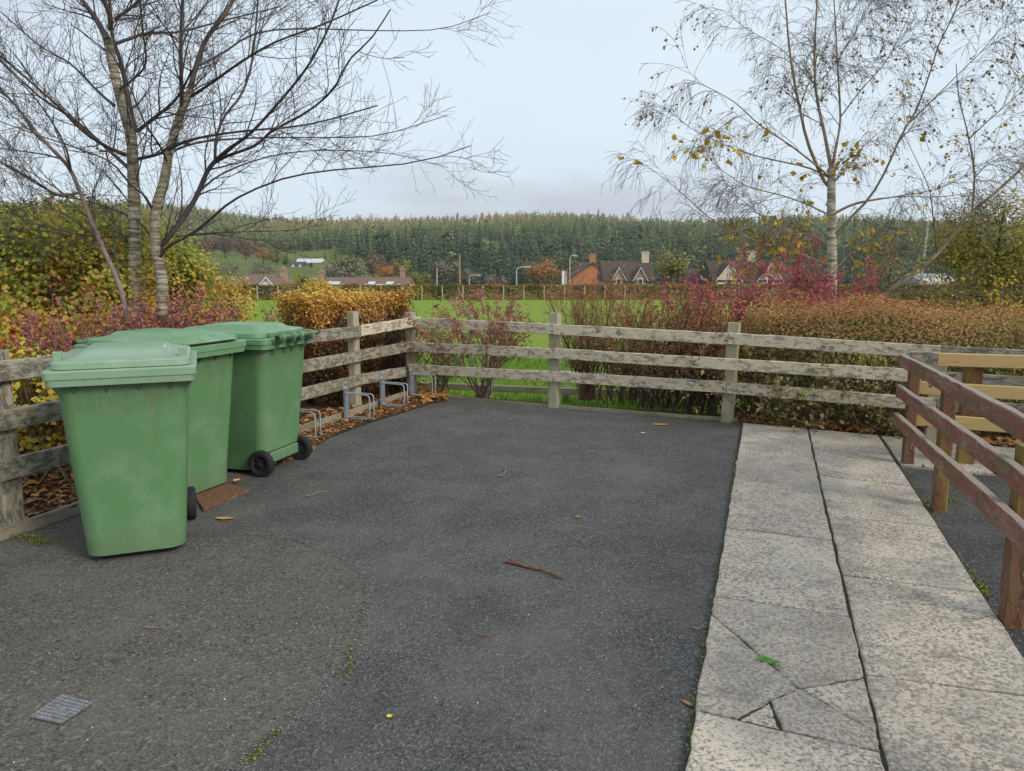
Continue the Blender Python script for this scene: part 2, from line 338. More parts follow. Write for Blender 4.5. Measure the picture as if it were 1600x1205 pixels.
# ================================================================== THE LARGE STRUCTURE
def hz(x, y):                               # terrain height
    z = np.interp(y, [-40, 7, 11, 14, 60, 90, 130, 250, 330, 600, 1000, 1250, 1500, 2600], [-.09, -.09, -.28, -.36, -.5, -2.6, -5.0, -8.5, -8.0, 16, 56, 63, 58, 30]) - np.where(y > 600, 2., 0) * np.clip((y - 600) / 300, 0, 1) * 2
    far = np.clip((y - 200) / 300, 0, 1)
    z = z + np.clip((y - 550) / 350, 0, 1) * (4.5 * np.sin(x * .0062 + .6) + 3.0 * np.sin(x * .0137 + 2.1) + np.where(x < -150, np.clip((-150 - x) * .03, 0, 10), 0))
    z = z + far * (2.2 * np.sin(x * .011 + 1.3) + 1.6 * np.sin(x * .023 + y * .006) + np.where(x < -60, np.clip((-60 - x) * .03, 0, 9), 0) * np.clip((y - 230) / 150, 0, 1))
    return z
xs = np.unique(np.concatenate([np.linspace(-2600, -200, 25), np.linspace(-200, 200, 41), np.linspace(200, 2600, 25), np.linspace(-12, 12, 25)]))
ys = np.unique(np.concatenate([np.linspace(-40, 6, 6), np.linspace(7, 16, 19), np.linspace(16, 140, 30), np.linspace(140, 1300, 50), np.linspace(1300, 2600, 8)]))
XX, YY = np.meshgrid(xs, ys); nx_, ny_ = len(xs), len(ys)
id_ = np.arange(nx_ * ny_).reshape(ny_, nx_)
tag(mesh('ground', np.stack([XX, YY, hz(XX, YY)], -1).reshape(-1, 3), np.stack([id_[:-1, :-1], id_[:-1, 1:], id_[1:, 1:], id_[1:, :-1]], -1).reshape(-1, 4), GROUND, smooth=True), kind='structure')
def sheet(name, pts, z, mat, thick=0, kind='structure'):
    n = len(pts); V = [(p[0], p[1], z) for p in pts]; F = [list(range(n))]
    if thick:
        V += [(p[0], p[1], z - thick) for p in pts]; F += [[i, i + n, (i + 1) % n + n, (i + 1) % n] for i in range(n)]
    area = sum(V[i][0] * V[(i + 1) % n][1] - V[(i + 1) % n][0] * V[i][1] for i in range(n))
    if area < 0: F = [f[::-1] for f in F]
    return tag(mesh(name, V, F, mat), kind=kind)
g = lambda x, y: G(x, y)
P0, P1, PC, PA, PB, PCc = g(18, 832), g(556, 637), g(644, 616), g(866, 637), g(1135, 660), g(1457, 693)
ldir = (PC - P0).normalized(); lout = Vector((-ldir.y, ldir.x, 0))          # left fence: direction, outward normal
rdir = (PB - PA).normalized(); rout = Vector((-rdir.y, rdir.x, 0))           # rear fence
backL = P0 - ldir * 9; backR = PCc + rdir * 7
sheet('asphalt_yard', [backL + lout * .05, PC + lout * .03 + Vector((-.05, .12, 0)), PA + rout * .06, PB + rout * .06, backR + rout * .06, Vector((9, -7, 0))], 0, A_OLD, .08)
seam = [(300, 838), (385, 833), (470, 846), (540, 873), (577, 903), (576, 960), (552, 1035), (505, 1085), (440, 1142), (375, 1200), (250, 1330)]
patch_px = seam + [(1040, 1330), (1072, 1205), (1083, 1119), (1114, 939), (1133, 831), (1144, 760), (1151, 713), (1157, 668), (1133, 661), (866, 638), (700, 628), (640, 634), (575, 655), (500, 690), (420, 735), (350, 775)]
pp = [g(*p) for p in patch_px]; cc_ = sum((p for p in pp), Vector()) / len(pp); npp = len(pp); sg_ = 1 if sum(pp[i].x * pp[(i + 1) % npp].y - pp[(i + 1) % npp].x * pp[i].y for i in range(npp)) > 0 else -1; ring = []
for i in range(npp):
    e1 = (pp[(i + 1) % npp] - pp[i - 1]).normalized(); ring.append(pp[i] + Vector((e1.y, -e1.x, 0)) * sg_ * .035)
tag(mesh('asphalt_patch', [(p.x, p.y, .004) for p in pp] + [(p.x, p.y, .0006) for p in ring], [list(range(npp))[::sg_]] + [[i, i + npp, (i + 1) % npp + npp, (i + 1) % npp][::sg_] for i in range(npp)], A_NEW), kind='structure')
sheet('asphalt_ramp', [g(*p) for p in [(1404, 728), (1535, 935), (1600, 1044), (1900, 1500), (2600, 1300), (2000, 790), (1600, 748)]], .005, A_DARK)
# soil strip along the left fence, beds outside the fences
rn = random.Random(4)
st_px = [(320, 700), (395, 700), (440, 718), (492, 700), (520, 683), (560, 668), (600, 655), (640, 643), (672, 632), (700, 628), (690, 620), (650, 610)]
sheet('soil_strip', [g(*p) for p in st_px], .012, SOIL)
sheet('soil_bed', [P0 - ldir * 5 + lout * .06, PC + lout * .06, PC + lout * 1.1, PC + lout * 1.7 - ldir * 1.2, P0 + lout * 4.5, P0 - ldir * 5 + lout * 4.5], -.012, SOIL)
sheet('soil_border', [PC + rout * .08, PA + rout * .08, PB + rout * .08, PCc + rout * .08 + rdir * 4, PCc + rout * 2.9 + rdir * 4, PB + rout * 2.8, PB + rout * .6 - rdir * .1, PA + rout * .35, PC + rout * .3], -.03, SOIL)
sheet('path', [g(560, 547), g(1500, 566), g(1500, 578), g(560, 556)], -.30, PATH)
# paving ----------------------------------------------------------
pav = sheet('pavement', [g(*p) for p in [(1159, 664), (1374, 684), (1640, 708), (1640, 750), (1406, 730), (1535, 936), (1640, 1120), (1700, 1400), (1035, 1400), (1083, 1119), (1133, 831)]], .0185, DARKGAP)
def slab(px, seed, top=.026, inset=.0075):
    P = [g(*p) for p in px]; n = len(P); c = sum(P, Vector()) / n
    r = random.Random(seed)
    if sum(P[i].x * P[(i + 1) % n].y - P[(i + 1) % n].x * P[i].y for i in range(n)) < 0: P.reverse()
    def off(k):                             # polygon moved inwards by k
        o = []
        for i in range(n):
            a, b, d = P[i - 1], P[i], P[(i + 1) % n]; e1 = (b - a).normalized(); e2 = (d - b).normalized()
            n1, n2 = Vector((-e1.y, e1.x, 0)), Vector((-e2.y, e2.x, 0)); q = n1 + n2; o.append(b + q * (k / max(.35, q.dot(n1))))
        return o
    rings = [(inset, .0), (inset, top - .006), (inset + .003, top - .0018), (inset + .008, top)]; V, F = [], []
    tx, ty = r.uniform(-.003, .003), r.uniform(-.003, .003)
    # each edge is cut into short runs with slight chips
    m_ = 9; cnt = n * m_
    jit = [[r.gauss(0, .0026) for _ in range(cnt)] for _ in range(2)]
    for k, z in rings:
        Q = off(k)
        for i in range(n):
            for j in range(m_):
                p = Q[i].lerp(Q[(i + 1) % n], j / m_); jj = i * m_ + j
                V.append((p.x + (jit[0][jj] if j else 0), p.y + (jit[1][jj] if j else 0), z + (p.x - c.x) * tx + (p.y - c.y) * ty))
    for k in range(3):
        for i in range(cnt): F.append([k * cnt + i, k * cnt + (i + 1) % cnt, (k + 1) * cnt + (i + 1) % cnt, (k + 1) * cnt + i])
    F.append([3 * cnt + i for i in range(cnt)])
    V = [(v[0] - c.x, v[1] - c.y, v[2]) for v in V]
    o = mesh('slab', V, F, SLAB, pav); o.location = (c.x, c.y, .004); return o
Lx = [(1160 - (y_ - 665) * .1675, y_) for y_ in (665, 678, 714, 760, 831, 939.6)]
Mx = [(1262 + (y_ - 674.5) * .2244, y_) for y_ in (674.5, 687, 723, 778, 852, 974)]
for i in range(5): slab([Lx[i], Mx[i], Mx[i + 1], Lx[i + 1]], i)
TL, TR, BR, BL = (1114, 939.6), (1329.2, 974), (1377, 1187), (1084, 1119)
Sx, Cx, R1, R2, B1, B2, Kx = (1110, 968), (1248.6, 1086), (1350.3, 1068), (1370.5, 1158), (1151, 1134), (1221, 1151), (1203, 1105)
for i, pc in enumerate(([TL, TR, R1, Cx, Sx], [Sx, Cx, Kx, B1, BL], [Kx, B2, B1], [Cx, R2, BR, B2, Kx], [Cx, R1, R2])):
    q = slab(pc, 20 + i, top=.026 - .004 * (i % 3), inset=.004); q['label'] = 'broken piece of a cracked paving slab'
slab([BL, BR, (1412, 1340), (1057, 1270)], 30)
Mr = [(1262 + (y_ - 674.5) * .2244, y_) for y_ in (674.5, 705, 748, 811.5, 906.5, 1064, 1370)]
Rx = [(1373, 685), (1392.4, 715), (1425.5, 766), (1467.6, 831), (1535, 935), (1643.8, 1103), (1836, 1400)]
for i in range(6): slab([Mr[i], Rx[i], Rx[i + 1], Mr[i + 1]], 40 + i)
arm_b = [(1374, 685), (1452, 692), (1530, 699.5), (1640, 710)]; arm_f = [(1406, 731), (1504, 741), (1592, 748), (1720, 760)]
for i in range(3): slab([arm_b[i], arm_b[i + 1], arm_f[i + 1], arm_f[i]], 60 + i)

# ------------------------------------------------------------------ planks
def plank(name, a, b, h, th, mat, parent, seed=0, roll=0, upv=Vector((0, 0, 1)), rough=.003, seg=14):
    """a weathered board from a to b: length along local x, height h, thickness th"""
    a, b = Vector(a), Vector(b); L = (b - a).length; X = (b - a).normalized()
    Z = (upv - X * upv.dot(X)).normalized(); Y = Z.cross(X)
    r = np.random.default_rng(seed); c = min(h, th) * .10
    sec = [(-th / 2 + c, -h / 2), (th / 2 - c, -h / 2), (th / 2, -h / 2 + c), (th / 2, h / 2 - c), (th / 2 - c, h / 2), (-th / 2 + c, h / 2), (-th / 2, h / 2 - c), (-th / 2, -h / 2 + c)]
    V = []; off = np.cumsum(r.normal(0, rough * .35, (seg + 1, 2)), 0)
    for i in range(seg + 1):
        for (y, z) in sec:
            j = r.normal(0, rough * .35, 2); V.append((L * i / seg, y + off[i][0] + j[0], z + off[i][1] + j[1]))
    F = [[i * 8 + k, i * 8 + (k + 1) % 8, (i + 1) * 8 + (k + 1) % 8, (i + 1) * 8 + k][::-1] for i in range(seg) for k in range(8)]
    F += [list(range(8)), [seg * 8 + k for k in range(8)][::-1]]
    M = Matrix.Translation(a) @ Matrix((X, Y, Z)).transposed().to_4x4()
    return mesh(name, V, [f[::-1] for f in F], mat, parent, M=M)
UPX = Vector((1, 0, 0))
def post(base, top_z, w, mat, parent, seed, face, sink=.12, name='post', top_shift=Vector()):
    return plank(name, Vector((base.x, base.y, base.z - sink)), Vector((base.x, base.y, top_z)) + top_shift, w, w * .8, mat, parent, seed, upv=face, seg=8)
def zat(px, py, p):                         # height at which the sight line to (px,py) passes over ground point p
    return D(px, py, p.y).z
# left fence
fl = thing('post_and_rail_fence', 'grey weathered post and rail fence running back behind the green bins', 'fence', P0)
post(P0, zat(-2, 548, P0), .125, WOODL, fl, 1, ldir)
pm = P0.lerp(P1, .5); post(pm, .98, .12, WOODL, fl, 2, ldir)
post(P1, zat(555, 487, P1), .115, POST, fl, 3, ldir)
corner = post(PC, zat(646, 488, PC), .115, POST, fl, 4, ldir)
def rail_pts(pxl, pyl, pa): return Vector((pa.x, pa.y, D(pxl, pyl, pa.y).z))
inn = -lout * .075
for k, (y0, y1, yc) in enumerate(((577, 517, 502), (653, 555, 540), (729, 592, 577))):
    a = rail_pts(0, y0, P0) + inn; b_ = rail_pts(556, y1, P1) + inn; c_ = rail_pts(646, yc, PC) + inn
    ext = a - (b_ - a).normalized() * (.12 if k == 2 else 3.0)
    h = .118
    plank('rail', ext, b_ + (c_ - b_).normalized() * .0, h, .04, WOODL, fl, 10 + k, seg=26)
    plank('rail', b_ + (c_ - b_).normalized() * .004, c_ + (c_ - b_).normalized() * .06, h, .04, WOODL if k else WOOD, fl, 20 + k)
# rear fence
fr = thing('post_and_rail_fence', 'pale weathered three rail fence across the back of the yard', 'fence', PA)
post(PA, zat(872, 489, PA), .115, POST, fr, 5, rdir); post(PB, zat(1147, 504, PB), .115, POST, fr, 6, rdir, top_shift=Vector((.03, 0, 0)))
post(PCc, .74, .12, POST, fr, 7, rdir); post(PCc + rdir * 2.0, .95, .115, POST, fr, 8, rdir)
fin = -rout * .07
for k, (y0, ya, yb, yc) in enumerate(((503, 514, 528, 549), (541, 551, 566, 589), (575, 586, 604, 630))):
    q = [rail_pts(644, y0, PC) + fin, rail_pts(870, ya, PA) + fin, rail_pts(1141, yb, PB) + fin, rail_pts(1430, yc, PCc) + fin]
    h = .112
    if k == 1:
        plank('rail', q[0], q[1] + (q[1] - q[0]).normalized() * .02, h, .04, WOOD, fr, 30 + k); plank('rail', q[1] + (q[2] - q[1]).normalized() * .026, q[2] + (q[3] - q[2]) * .93, h, .04, WOOD, fr, 40 + k, seg=26)
    else:
        m1 = (q[1] + q[0].lerp(q[2], (q[1] - q[0]).length / (q[2] - q[0]).length)) / 2
        plank('rail', q[0], m1, h, .04, WOOD, fr, 30 + k); plank('rail', m1 + (q[2] - m1).normalized() * .003, q[2] - (q[2] - m1).normalized() * .003, h, .04, WOOD, fr, 35 + k)
        plank('rail', q[2] + (q[3] - q[2]).normalized() * .004, q[3], h, .04, WOOD, fr, 40 + k)
    plank('rail', q[3] + (q[3] - q[2]).normalized() * .006, q[3] + (q[3] - q[2]).normalized() * 3.2 + Vector((0, 0, .03)), h, .04, WOODL, fr, 50 + k)
# timber edging
ek = thing('timber_edging', 'low timber edging board along the foot of the left fence', 'edging', P0)
plank('board', P0 - ldir * 3 - lout * .10 + Vector((0, 0, .03)), P0 + ldir * .75 - lout * .06 + Vector((0, 0, .02)), .09, .03, BOARD, ek, 60)
plank('board', P0 + ldir * 1.0 - lout * .05 + Vector((0, 0, .03)), PC - lout * .05 + Vector((0, 0, .035)), .10, .03, BOARD, ek, 61, seg=24)
ek2 = thing('timber_edging', 'thin timber edging between asphalt and grass under the rear fence', 'edging', PA)
plank('board', PC + Vector((.05, -.03, .005)), PA - rout * .02 + Vector((0, 0, .005)), .06, .028, BOARD, ek2, 62); plank('board', PA - rout * .02 + rdir * .004 + Vector((0, 0, .005)), PB + rout * .02 + rdir * .1 + Vector((0, 0, .005)), .06, .028, BOARD, ek2, 63)
# knee rail on the lawn
kr = thing('knee_rail', 'low bare timber knee rail on the lawn behind the rear fence', 'fence', G(885, 630, -.28))
ka, kb, kc = G(749, 628, -.28), G(885, 632, -.28), G(1010, 639, -.28); kd = (kc - ka).normalized()
for i, p in enumerate((ka, kb, kc, ka - (kb - ka))): post(p, -.28 + .25, .085, POST, kr, 70 + i, kd)
plank('rail', ka - kd * 1.9 + Vector((0, -.05, .205)), kc + kd * 2.5 + Vector((0, -.05, .205)), .085, .07, POST, kr, 75, seg=24)
# red railing
Q1, Q2, Q3 = g(1417, 729), g(1466, 800), g(1577, 977); qd = (Q1 - Q3).normalized(); qn = Vector((-qd.y, qd.x, 0))
Q4 = Q3 - qd * 1.5
rr = thing('red_railing', 'worn red stained timber railing along the right of the paving', 'railing', Q2)
for i, p in enumerate((Q1, Q2, Q3, Q4)): post(p + qn * -.0, .80 + (.03 if i == 0 else 0), .098, REDP, rr, 80 + i, qd, sink=.02)
for k, (ya, yb, yq) in enumerate(((566, 668, 0), (614, 760, 0), (659, 836, 0))):
    a = D((1424, 1416, 1410)[k], ya, Q1.y - .02); c = D(1600, yb, 0) if False else None
    zt = a.z; p0 = Vector((Q1.x, Q1.y, zt)) + qn * .085 + qd * .09
    tgt = D(1600, yb, 1)                    # sight line at the right frame edge meets the rail plane
    d_ = ray(1600, yb); nrm_ = qn; t_ = (p0 - Vector((0, 0, CAMZ))).dot(nrm_) / d_.dot(nrm_); p1 = Vector((0, 0, CAMZ)) + d_ * t_
    dv = (p1 - p0).normalized(); plank('rail', p0, p0 + dv * 4.4, .092, .042, RED, rr, 90 + k, seg=30)
for p in (Q1, Q2, Q3):
    for k, zz in enumerate((.80, .545, .29)):
        for e_ in (-.018, .018):
            c_ = Vector((p.x, p.y, zz)) + qn * .112 + qd * e_; V, F = tubes(np.array([[tuple(c_ - qn * .012), tuple(c_ + qn * .0)]]), np.array([[.005, .005]]), 6); mesh('screw_head', V, F.tolist() + [list(range(6, 12))], BOLT, rr)
# pine railing going right
pd = (G(1600, 748) - G(1412, 733)).normalized(); pn = Vector((-pd.y, pd.x, 0))
pr = thing('pine_railing', 'railing with fresh yellow pine rails turning right from the red railing', 'railing', Q1)
Z3 = [(562, 566), (607, 615), (657, 668)]
for k, (ya, yb) in enumerate(Z3):
    a = D(1448, ya, Q1.y); p0 = Vector((Q1.x, Q1.y, a.z)) + pn * .07 - pd * .03
    e_ = D(1600, yb, 1); d_ = ray(1600, yb); t_ = (p0 - Vector((0, 0, CAMZ))).dot(pn) / d_.dot(pn); p1 = Vector((0, 0, CAMZ)) + d_ * t_
    s0 = p0 + (p1 - p0).normalized() * (.19 if k == 0 else .02)
    if k == 0: plank('rail_end', p0, s0 - (p1 - p0).normalized() * .003, .105, .045, WOODL, pr, 99, seg=3)
    plank('rail', s0, p0 + (p1 - p0).normalized() * 3.2, .098, .045, PINE, pr, 100 + k, seg=20, rough=.0012)
bp = Vector((Q1.x, Q1.y, 0)) + pd * .42 + pn * .16; post(bp, .80, .12, REDP, pr, 104, pd); post(bp + pd * 1.9, .8, .12, REDP, pr, 105, pd)

# ================================================================== BINS
def loft(rings, n=44):
    """rings (z, half_x, half_y, corner radius, y offset) -> verts, faces with end caps"""
    V, F = [], []
    for (z, hx, hy, r, oy) in rings:
        r = min(r, hx, hy); pts = []
        for q, (cx, cy) in enumerate(((hx - r, hy - r), (-hx + r, hy - r), (-hx + r, -hy + r), (hx - r, -hy + r))):
            for j in range(n // 4):
                a = q * math.pi / 2 + j / (n // 4 - 1) * math.pi / 2; pts.append((cx + r * math.cos(a), cy + r * math.sin(a) + oy, z))
        V += pts
    m_ = len(V) // len(rings)
    for k in range(len(rings) - 1):
        for i in range(m_): F.append([k * m_ + i, k * m_ + (i + 1) % m_, (k + 1) * m_ + (i + 1) % m_, (k + 1) * m_ + i])
    F.append(list(range(m_))[::-1]); F.append([(len(rings) - 1) * m_ + i for i in range(m_)]); return V, F
def box(x0, x1, y0, y1, z0, z1):
    V = [(x, y, z) for z in (z0, z1) for x, y in ((x0, y0), (x1, y0), (x1, y1), (x0, y1))]
    return V, [[3, 2, 1, 0], [4, 5, 6, 7], [0, 1, 5, 4], [1, 2, 6, 5], [2, 3, 7, 6], [3, 0, 4, 7]]
def part(name, VF, mat, parent, smooth=False, bev=0):
    me = bpy.data.meshes.new(name); me.from_pydata(VF[0], [], VF[1]); me.materials.append(mat)
    o = bpy.data.objects.new(name, me); link(o, parent)
    if smooth:
        me.polygons.foreach_set('use_smooth', [True] * len(me.polygons))
        es = o.modifiers.new('split', 'EDGE_SPLIT'); es.split_angle = R(24)
    if bev: b = o.modifiers.new('bevel', 'BEVEL'); b.width = bev; b.segments = 2; b.limit_method = 'ANGLE'
    return o
def lathe_x(profile, n=28):                 # profile (x, r) turned about the x axis, closed
    V, F = [], []; m_ = len(profile)
    for i in range(n):
        a = 2 * math.pi * i / n
        for (x, r) in profile: V.append((x, r * math.cos(a), r * math.sin(a)))
    for i in range(n):
        for k in range(m_): F.append([i * m_ + k, ((i + 1) % n) * m_ + k, ((i + 1) % n) * m_ + (k + 1) % m_, i * m_ + (k + 1) % m_])
    return V, F
def rod(a, b, r, k=12):
    V, F = tubes(np.array([[a, b]], float), np.array([[r, r]]), k); F = F.tolist(); F += [list(range(k))[::-1], list(range(k, 2 * k))]; return V.tolist(), F
def merge(*parts_):
    V, F = [], []
    for v, f in parts_: n = len(V); V += [tuple(q) for q in v]; F += [[i + n for i in q] for q in f]
    return V, F
def wheelie_bin(label, loc, rz, lidmat, hubmat, style):
    """front faces local -y, wheels and handle at +y"""
    b = thing('wheelie_bin', label, 'bin', loc, rz, 'green wheelie bins'); b['_world'] = 0
    part('body', loft([(.028, .225, .245, .09, -.05), (.035, .24, .262, .088, -.055), (.16, .249, .284, .088, -.035), (.175, .250, .315, .088, -.004), (.55, .277, .343, .075, 0), (.90, .301, .368, .07, 0), (.955, .304, .372, .07, 0), (1.0, .304, .372, .07, 0)]), BIN, b, True)
    part('base_panel', merge(box(-.19, .19, .262, .318, .085, .165)), BIN, b, False, .008)
    part('rim', merge(loft([(.952, .310, .378, .06, 0), (.952, .338, .412, .035, -.006), (.986, .342, .416, .035, -.006), (.988, .348, .422, .035, -.006), (1.024, .350, .424, .035, -.006), (1.030, .344, .418, .035, -.006), (1.030, .30, .36, .05, 0)])), lidmat, b, True)
    for x in (-.22, -.075, .075, .22):
        part('rib', ([(x - .004, -.355, .952), (x + .004, -.355, .952), (x + .004, -.405, .952), (x - .004, -.405, .952), (x - .004, -.352, .885), (x + .004, -.352, .885)], [[0, 1, 2, 3], [0, 4, 5, 1], [3, 2, 5, 4], [0, 3, 4], [1, 5, 2]]), BIN, b)
    for s in (-1, 1):
        part('rib', ([(s * .30, -.29 - .005, .952), (s * .30, -.285, .952), (s * .34, -.285, .952), (s * .34, -.295, .952), (s * .293, -.295, .875), (s * .293, -.285, .875)], [[0, 1, 2, 3], [0, 4, 5, 1], [3, 2, 5, 4], [0, 3, 4], [1, 5, 2]]), BIN, b)
    lid = part('lid', loft([(1.031, .318, .372, .075, -.018), (1.034, .322, .378, .075, -.018), (1.062, .319, .375, .075, -.018), (1.070, .308, .364, .07, -.018), (1.083, .225, .275, .05, 0.), (1.085, .220, .270, .05, 0.), (1.106, .190, .235, .05, .01), (1.110, .182, .225, .05, .01), (1.112, .10, .12, .05, .01)]), lidmat, b, True)
    if style == 1:
        for s in (-1, 1):
            part('grip_lug', merge(box(s * .287 - .020, s * .287 + .020, -.335, -.318, 1.058, 1.118), box(s * .287 - .020, s * .287 - .013, -.318, -.275, 1.058, 1.118), box(s * .287 + .013, s * .287 + .020, -.318, -.275, 1.058, 1.118)), lidmat, lid, False, .004)
        part('label_sticker', box(.145, .20, -.10, -.04, 1.102, 1.1075), plain('white_sticker', (.6, .66, .68), .4), lid)
    else:
        part('lid_lip', merge(loft([(1.046, .235, .052, .03, -.385), (1.050, .24, .056, .03, -.385), (1.082, .20, .085, .03, -.30), (1.088, .19, .08, .03, -.29)])), lidmat, lid, True)
        part('lip_shade_strip', box(-.20, .20, -.4335, -.425, 1.0425, 1.0462), DARKGAP, lid)  # solid dark strip standing in for the shade in the lip recess
    hb = part('handle', merge(rod((-.27, .475, 1.035), (.27, .475, 1.035), .0165)), BIN, b, True)
    for s in (-1, 1):
        part('end_cap', rod((s * .2705, .475, 1.035), (s * .283, .475, 1.035), .0175), RUB, hb, True)
    for x in (-.20, -.05, .05, .20):
        part('handle_arm', merge(box(x - .008, x + .008, .36, .478, .992, 1.024), ([(x - .007, .365, .99), (x + .007, .365, .99), (x + .007, .45, .99), (x - .007, .45, .99), (x - .007, .358, .88), (x + .007, .358, .88)], [[3, 2, 1, 0], [1, 5, 4, 0], [4, 5, 2, 3], [4, 3, 0], [2, 5, 1]])), BIN, hb)
        part('lid_hinge', merge(box(x + .012, x + .03, .34, .47, 1.047, 1.064), rod((x + .012, .475, 1.035), (x + .03, .475, 1.035), .026)), lidmat, lid, True)
    part('axle', rod((-.30, .285, .10), (.30, .285, .10), .011), HUB, b, True)
    for s in (-1, 1):
        w = link(bpy.data.objects.new('wheel', None), b); w.location = (s * .268, .285, .10); w.rotation_euler = (0, 0, 0 if s > 0 else math.pi)
        part('tyre', lathe_x([(-.026, .066), (-.026, .088), (-.018, .098), (0, .100), (.018, .098), (.026, .088), (.026, .070), (.020, .066)]), RUB, w, True)
        sp = [lathe_x([(-.018, .055), (.018, .055), (.021, .066), (-.02, .066)]), rod((-.02, 0, 0), (.024, 0, 0), .017)]
        for i in range(8):
            a = i * math.pi / 4; c_, s_ = math.cos(a), math.sin(a); v, f = box(-.004, .012, -.006, .006, .012, .058)
            sp.append(([(x, y * c_ - z * s_, y * s_ + z * c_) for x, y, z in v], f))
        part('hub', merge(*sp), hubmat, w, True); part('hub_plate', lathe_x([(-.014, .0), (-.014, .056), (-.008, .056), (-.008, .0)]), HUB if hubmat is HUB else RUB, w)
    return b
wheelie_bin('nearest green wheelie bin with pale faded lid and two grip lugs', (-2.115, 4.20, 0), R(22), LID, HUBG, 1)
wheelie_bin('middle green wheelie bin, half hidden, lid lip facing right', (-2.375, 5.20, 0), R(70), LID2, HUB, 2)
wheelie_bin('farthest green wheelie bin turned so its black wheels and handle show', (-2.05, 5.85, 0), R(-106), LID2, HUB, 2)

# ================================================================== BIKE RACKS
def rack(label, p, h):
    r = thing('bike_rack', label, 'bike rack', p, math.atan2(-lout.y, -lout.x), 'wall bike racks on the left fence'); r['_world'] = 0
    # local +x points into the yard
    part('channel', merge(box(0, .006, -.032, .032, .0, h), box(.0, .03, -.032, -.027, .0, h), box(.0, .03, .027, .032, .0, h)), GALV, r)
    pl = part('fixing_plate', merge(box(-.004, .003, -.036, .036, h - .005, h + .075), box(-.004, .032, -.036, .036, h - .006, h)), GALV, r)
    part('bolt', rod((.003, 0, h + .042), (.010, 0, h + .042), .009, 6), BOLT, pl)
    for s in (-1, 1):
        y = s * .042; rd = .03
        pts = [(.01, s * .02, h - .05), (.06, y, h - .045)]
        for a in np.linspace(90, 0, 4): pts.append((.30 - rd + rd * math.cos(R(a)), y, h - .05 - rd + rd * math.sin(R(a))))
        for a in np.linspace(0, -90, 4): pts.append((.30 - rd + rd * math.cos(R(a)), y, .05 + rd + rd * math.sin(R(a)) - .03))
        pts += [(.06, y, .018), (.01, s * .02, .022)]
        V, F = tubes(np.array([pts]), np.full((1, len(pts)), .0065), 8); part('wheel_loop', (V.tolist(), F.tolist()), GALV, r, True)
for i, (px, py, yt, lb) in enumerate(((470, 690, 0, 'galvanised bike rack half hidden behind the farthest bin'), (521, 656, 0, 'galvanised bike rack second from the bins'), (572, 636, 0, 'galvanised bike rack beside the tall fence post'), (618, 620, 0, 'galvanised bike rack nearest the fence corner'))):
    c = G(px, py); s_ = (c - P0).dot(ldir); c = P0 + ldir * s_ - lout * .10; c.z = .02
    rack(lb, c, .31)

# ================================================================== SMALL THINGS ON THE GROUND
def in_poly(pts, n, rng):
    P = np.array([(p[0], p[1]) for p in pts]); lo, hi = P.min(0), P.max(0); out_ = np.empty((0, 2))
    while len(out_) < n:
        q = rng.uniform(lo, hi, (n * 2, 2)); ins = np.zeros(len(q), bool)
        for i in range(len(P)):
            a, b = P[i - 1], P[i]
            with np.errstate(divide='ignore', invalid='ignore'): c = ((a[1] > q[:, 1]) != (b[1] > q[:, 1])) & (q[:, 0] < (b[0] - a[0]) * (q[:, 1] - a[1]) / (b[1] - a[1]) + a[0])
            ins ^= c
        out_ = np.vstack([out_, q[ins]])
    return out_[:n]
def litter(name, label, polys, mat, seed, flat=.75):
    rng = np.random.default_rng(seed); B = Bag()
    for pts, n, z, size, tl, th in polys:
        q = in_poly(pts, n, rng); C = np.column_stack([q, z + np.abs(rng.normal(0, .009, n)) + .006]); V, F = leaves(C, size, rng, .65, flat); B.add(V, F, rng.uniform(tl, th, n))
    return tag(B.build(name, mat), label, 'leaf litter', kind='stuff')
s2 = [g(*p) for p in st_px]
litter('leaf_litter', 'brown and orange fallen leaves on the soil by the left fence', [
    (s2, 3800, .012, .028, .1, .95), (s2, 260, .02, .06, .6, 1.),
    ([g(*p) for p in [(655, 612), (700, 610), (700, 625), (660, 630)]], 160, .02, .09, .75, 1.),
    ([P0 - ldir * 2 + lout * .1, P0 + ldir * 4 + lout * .1, P0 + ldir * 4 + lout * 1.6, P0 - ldir * 2 + lout * 1.8], 9000, -.01, .045, .0, .85),
    ([P0 - ldir * 2 + lout * .1, P0 + ldir * 4 + lout * .1, P0 + ldir * 4 + lout * 1.4, P0 - ldir * 2 + lout * 1.4], 420, .0, .10, .6, 1.),
    ([g(*p) for p in [(400, 745), (480, 712), (500, 700), (488, 690), (380, 730)]], 140, .006, .035, .5, .95)], L_LIT, 3)
litter('leaf_litter', 'dry brown leaves gathered under the clipped hedge by the paving', [
    ([g(*p) for p in [(1150, 662), (1370, 682), (1620, 706), (1620, 690), (1370, 664), (1150, 648)]], 2600, .0, .05, .0, .8), ([g(*p) for p in [(1260, 671), (1420, 687), (1620, 705), (1620, 694), (1300, 664)]], 150, .01, .11, .5, .9)], L_LIT, 5)
def strip(px, w, n, z, size, rng):
    pts = resample([g(*p) for p in px], 60); q = along(pts[None], n, rng, 0, 1); q[:, :2] += rng.normal(0, w, (n, 2)); q[:, 2] = z + np.abs(rng.normal(0, .004, n)); return q
rng = np.random.default_rng(8); B = Bag()
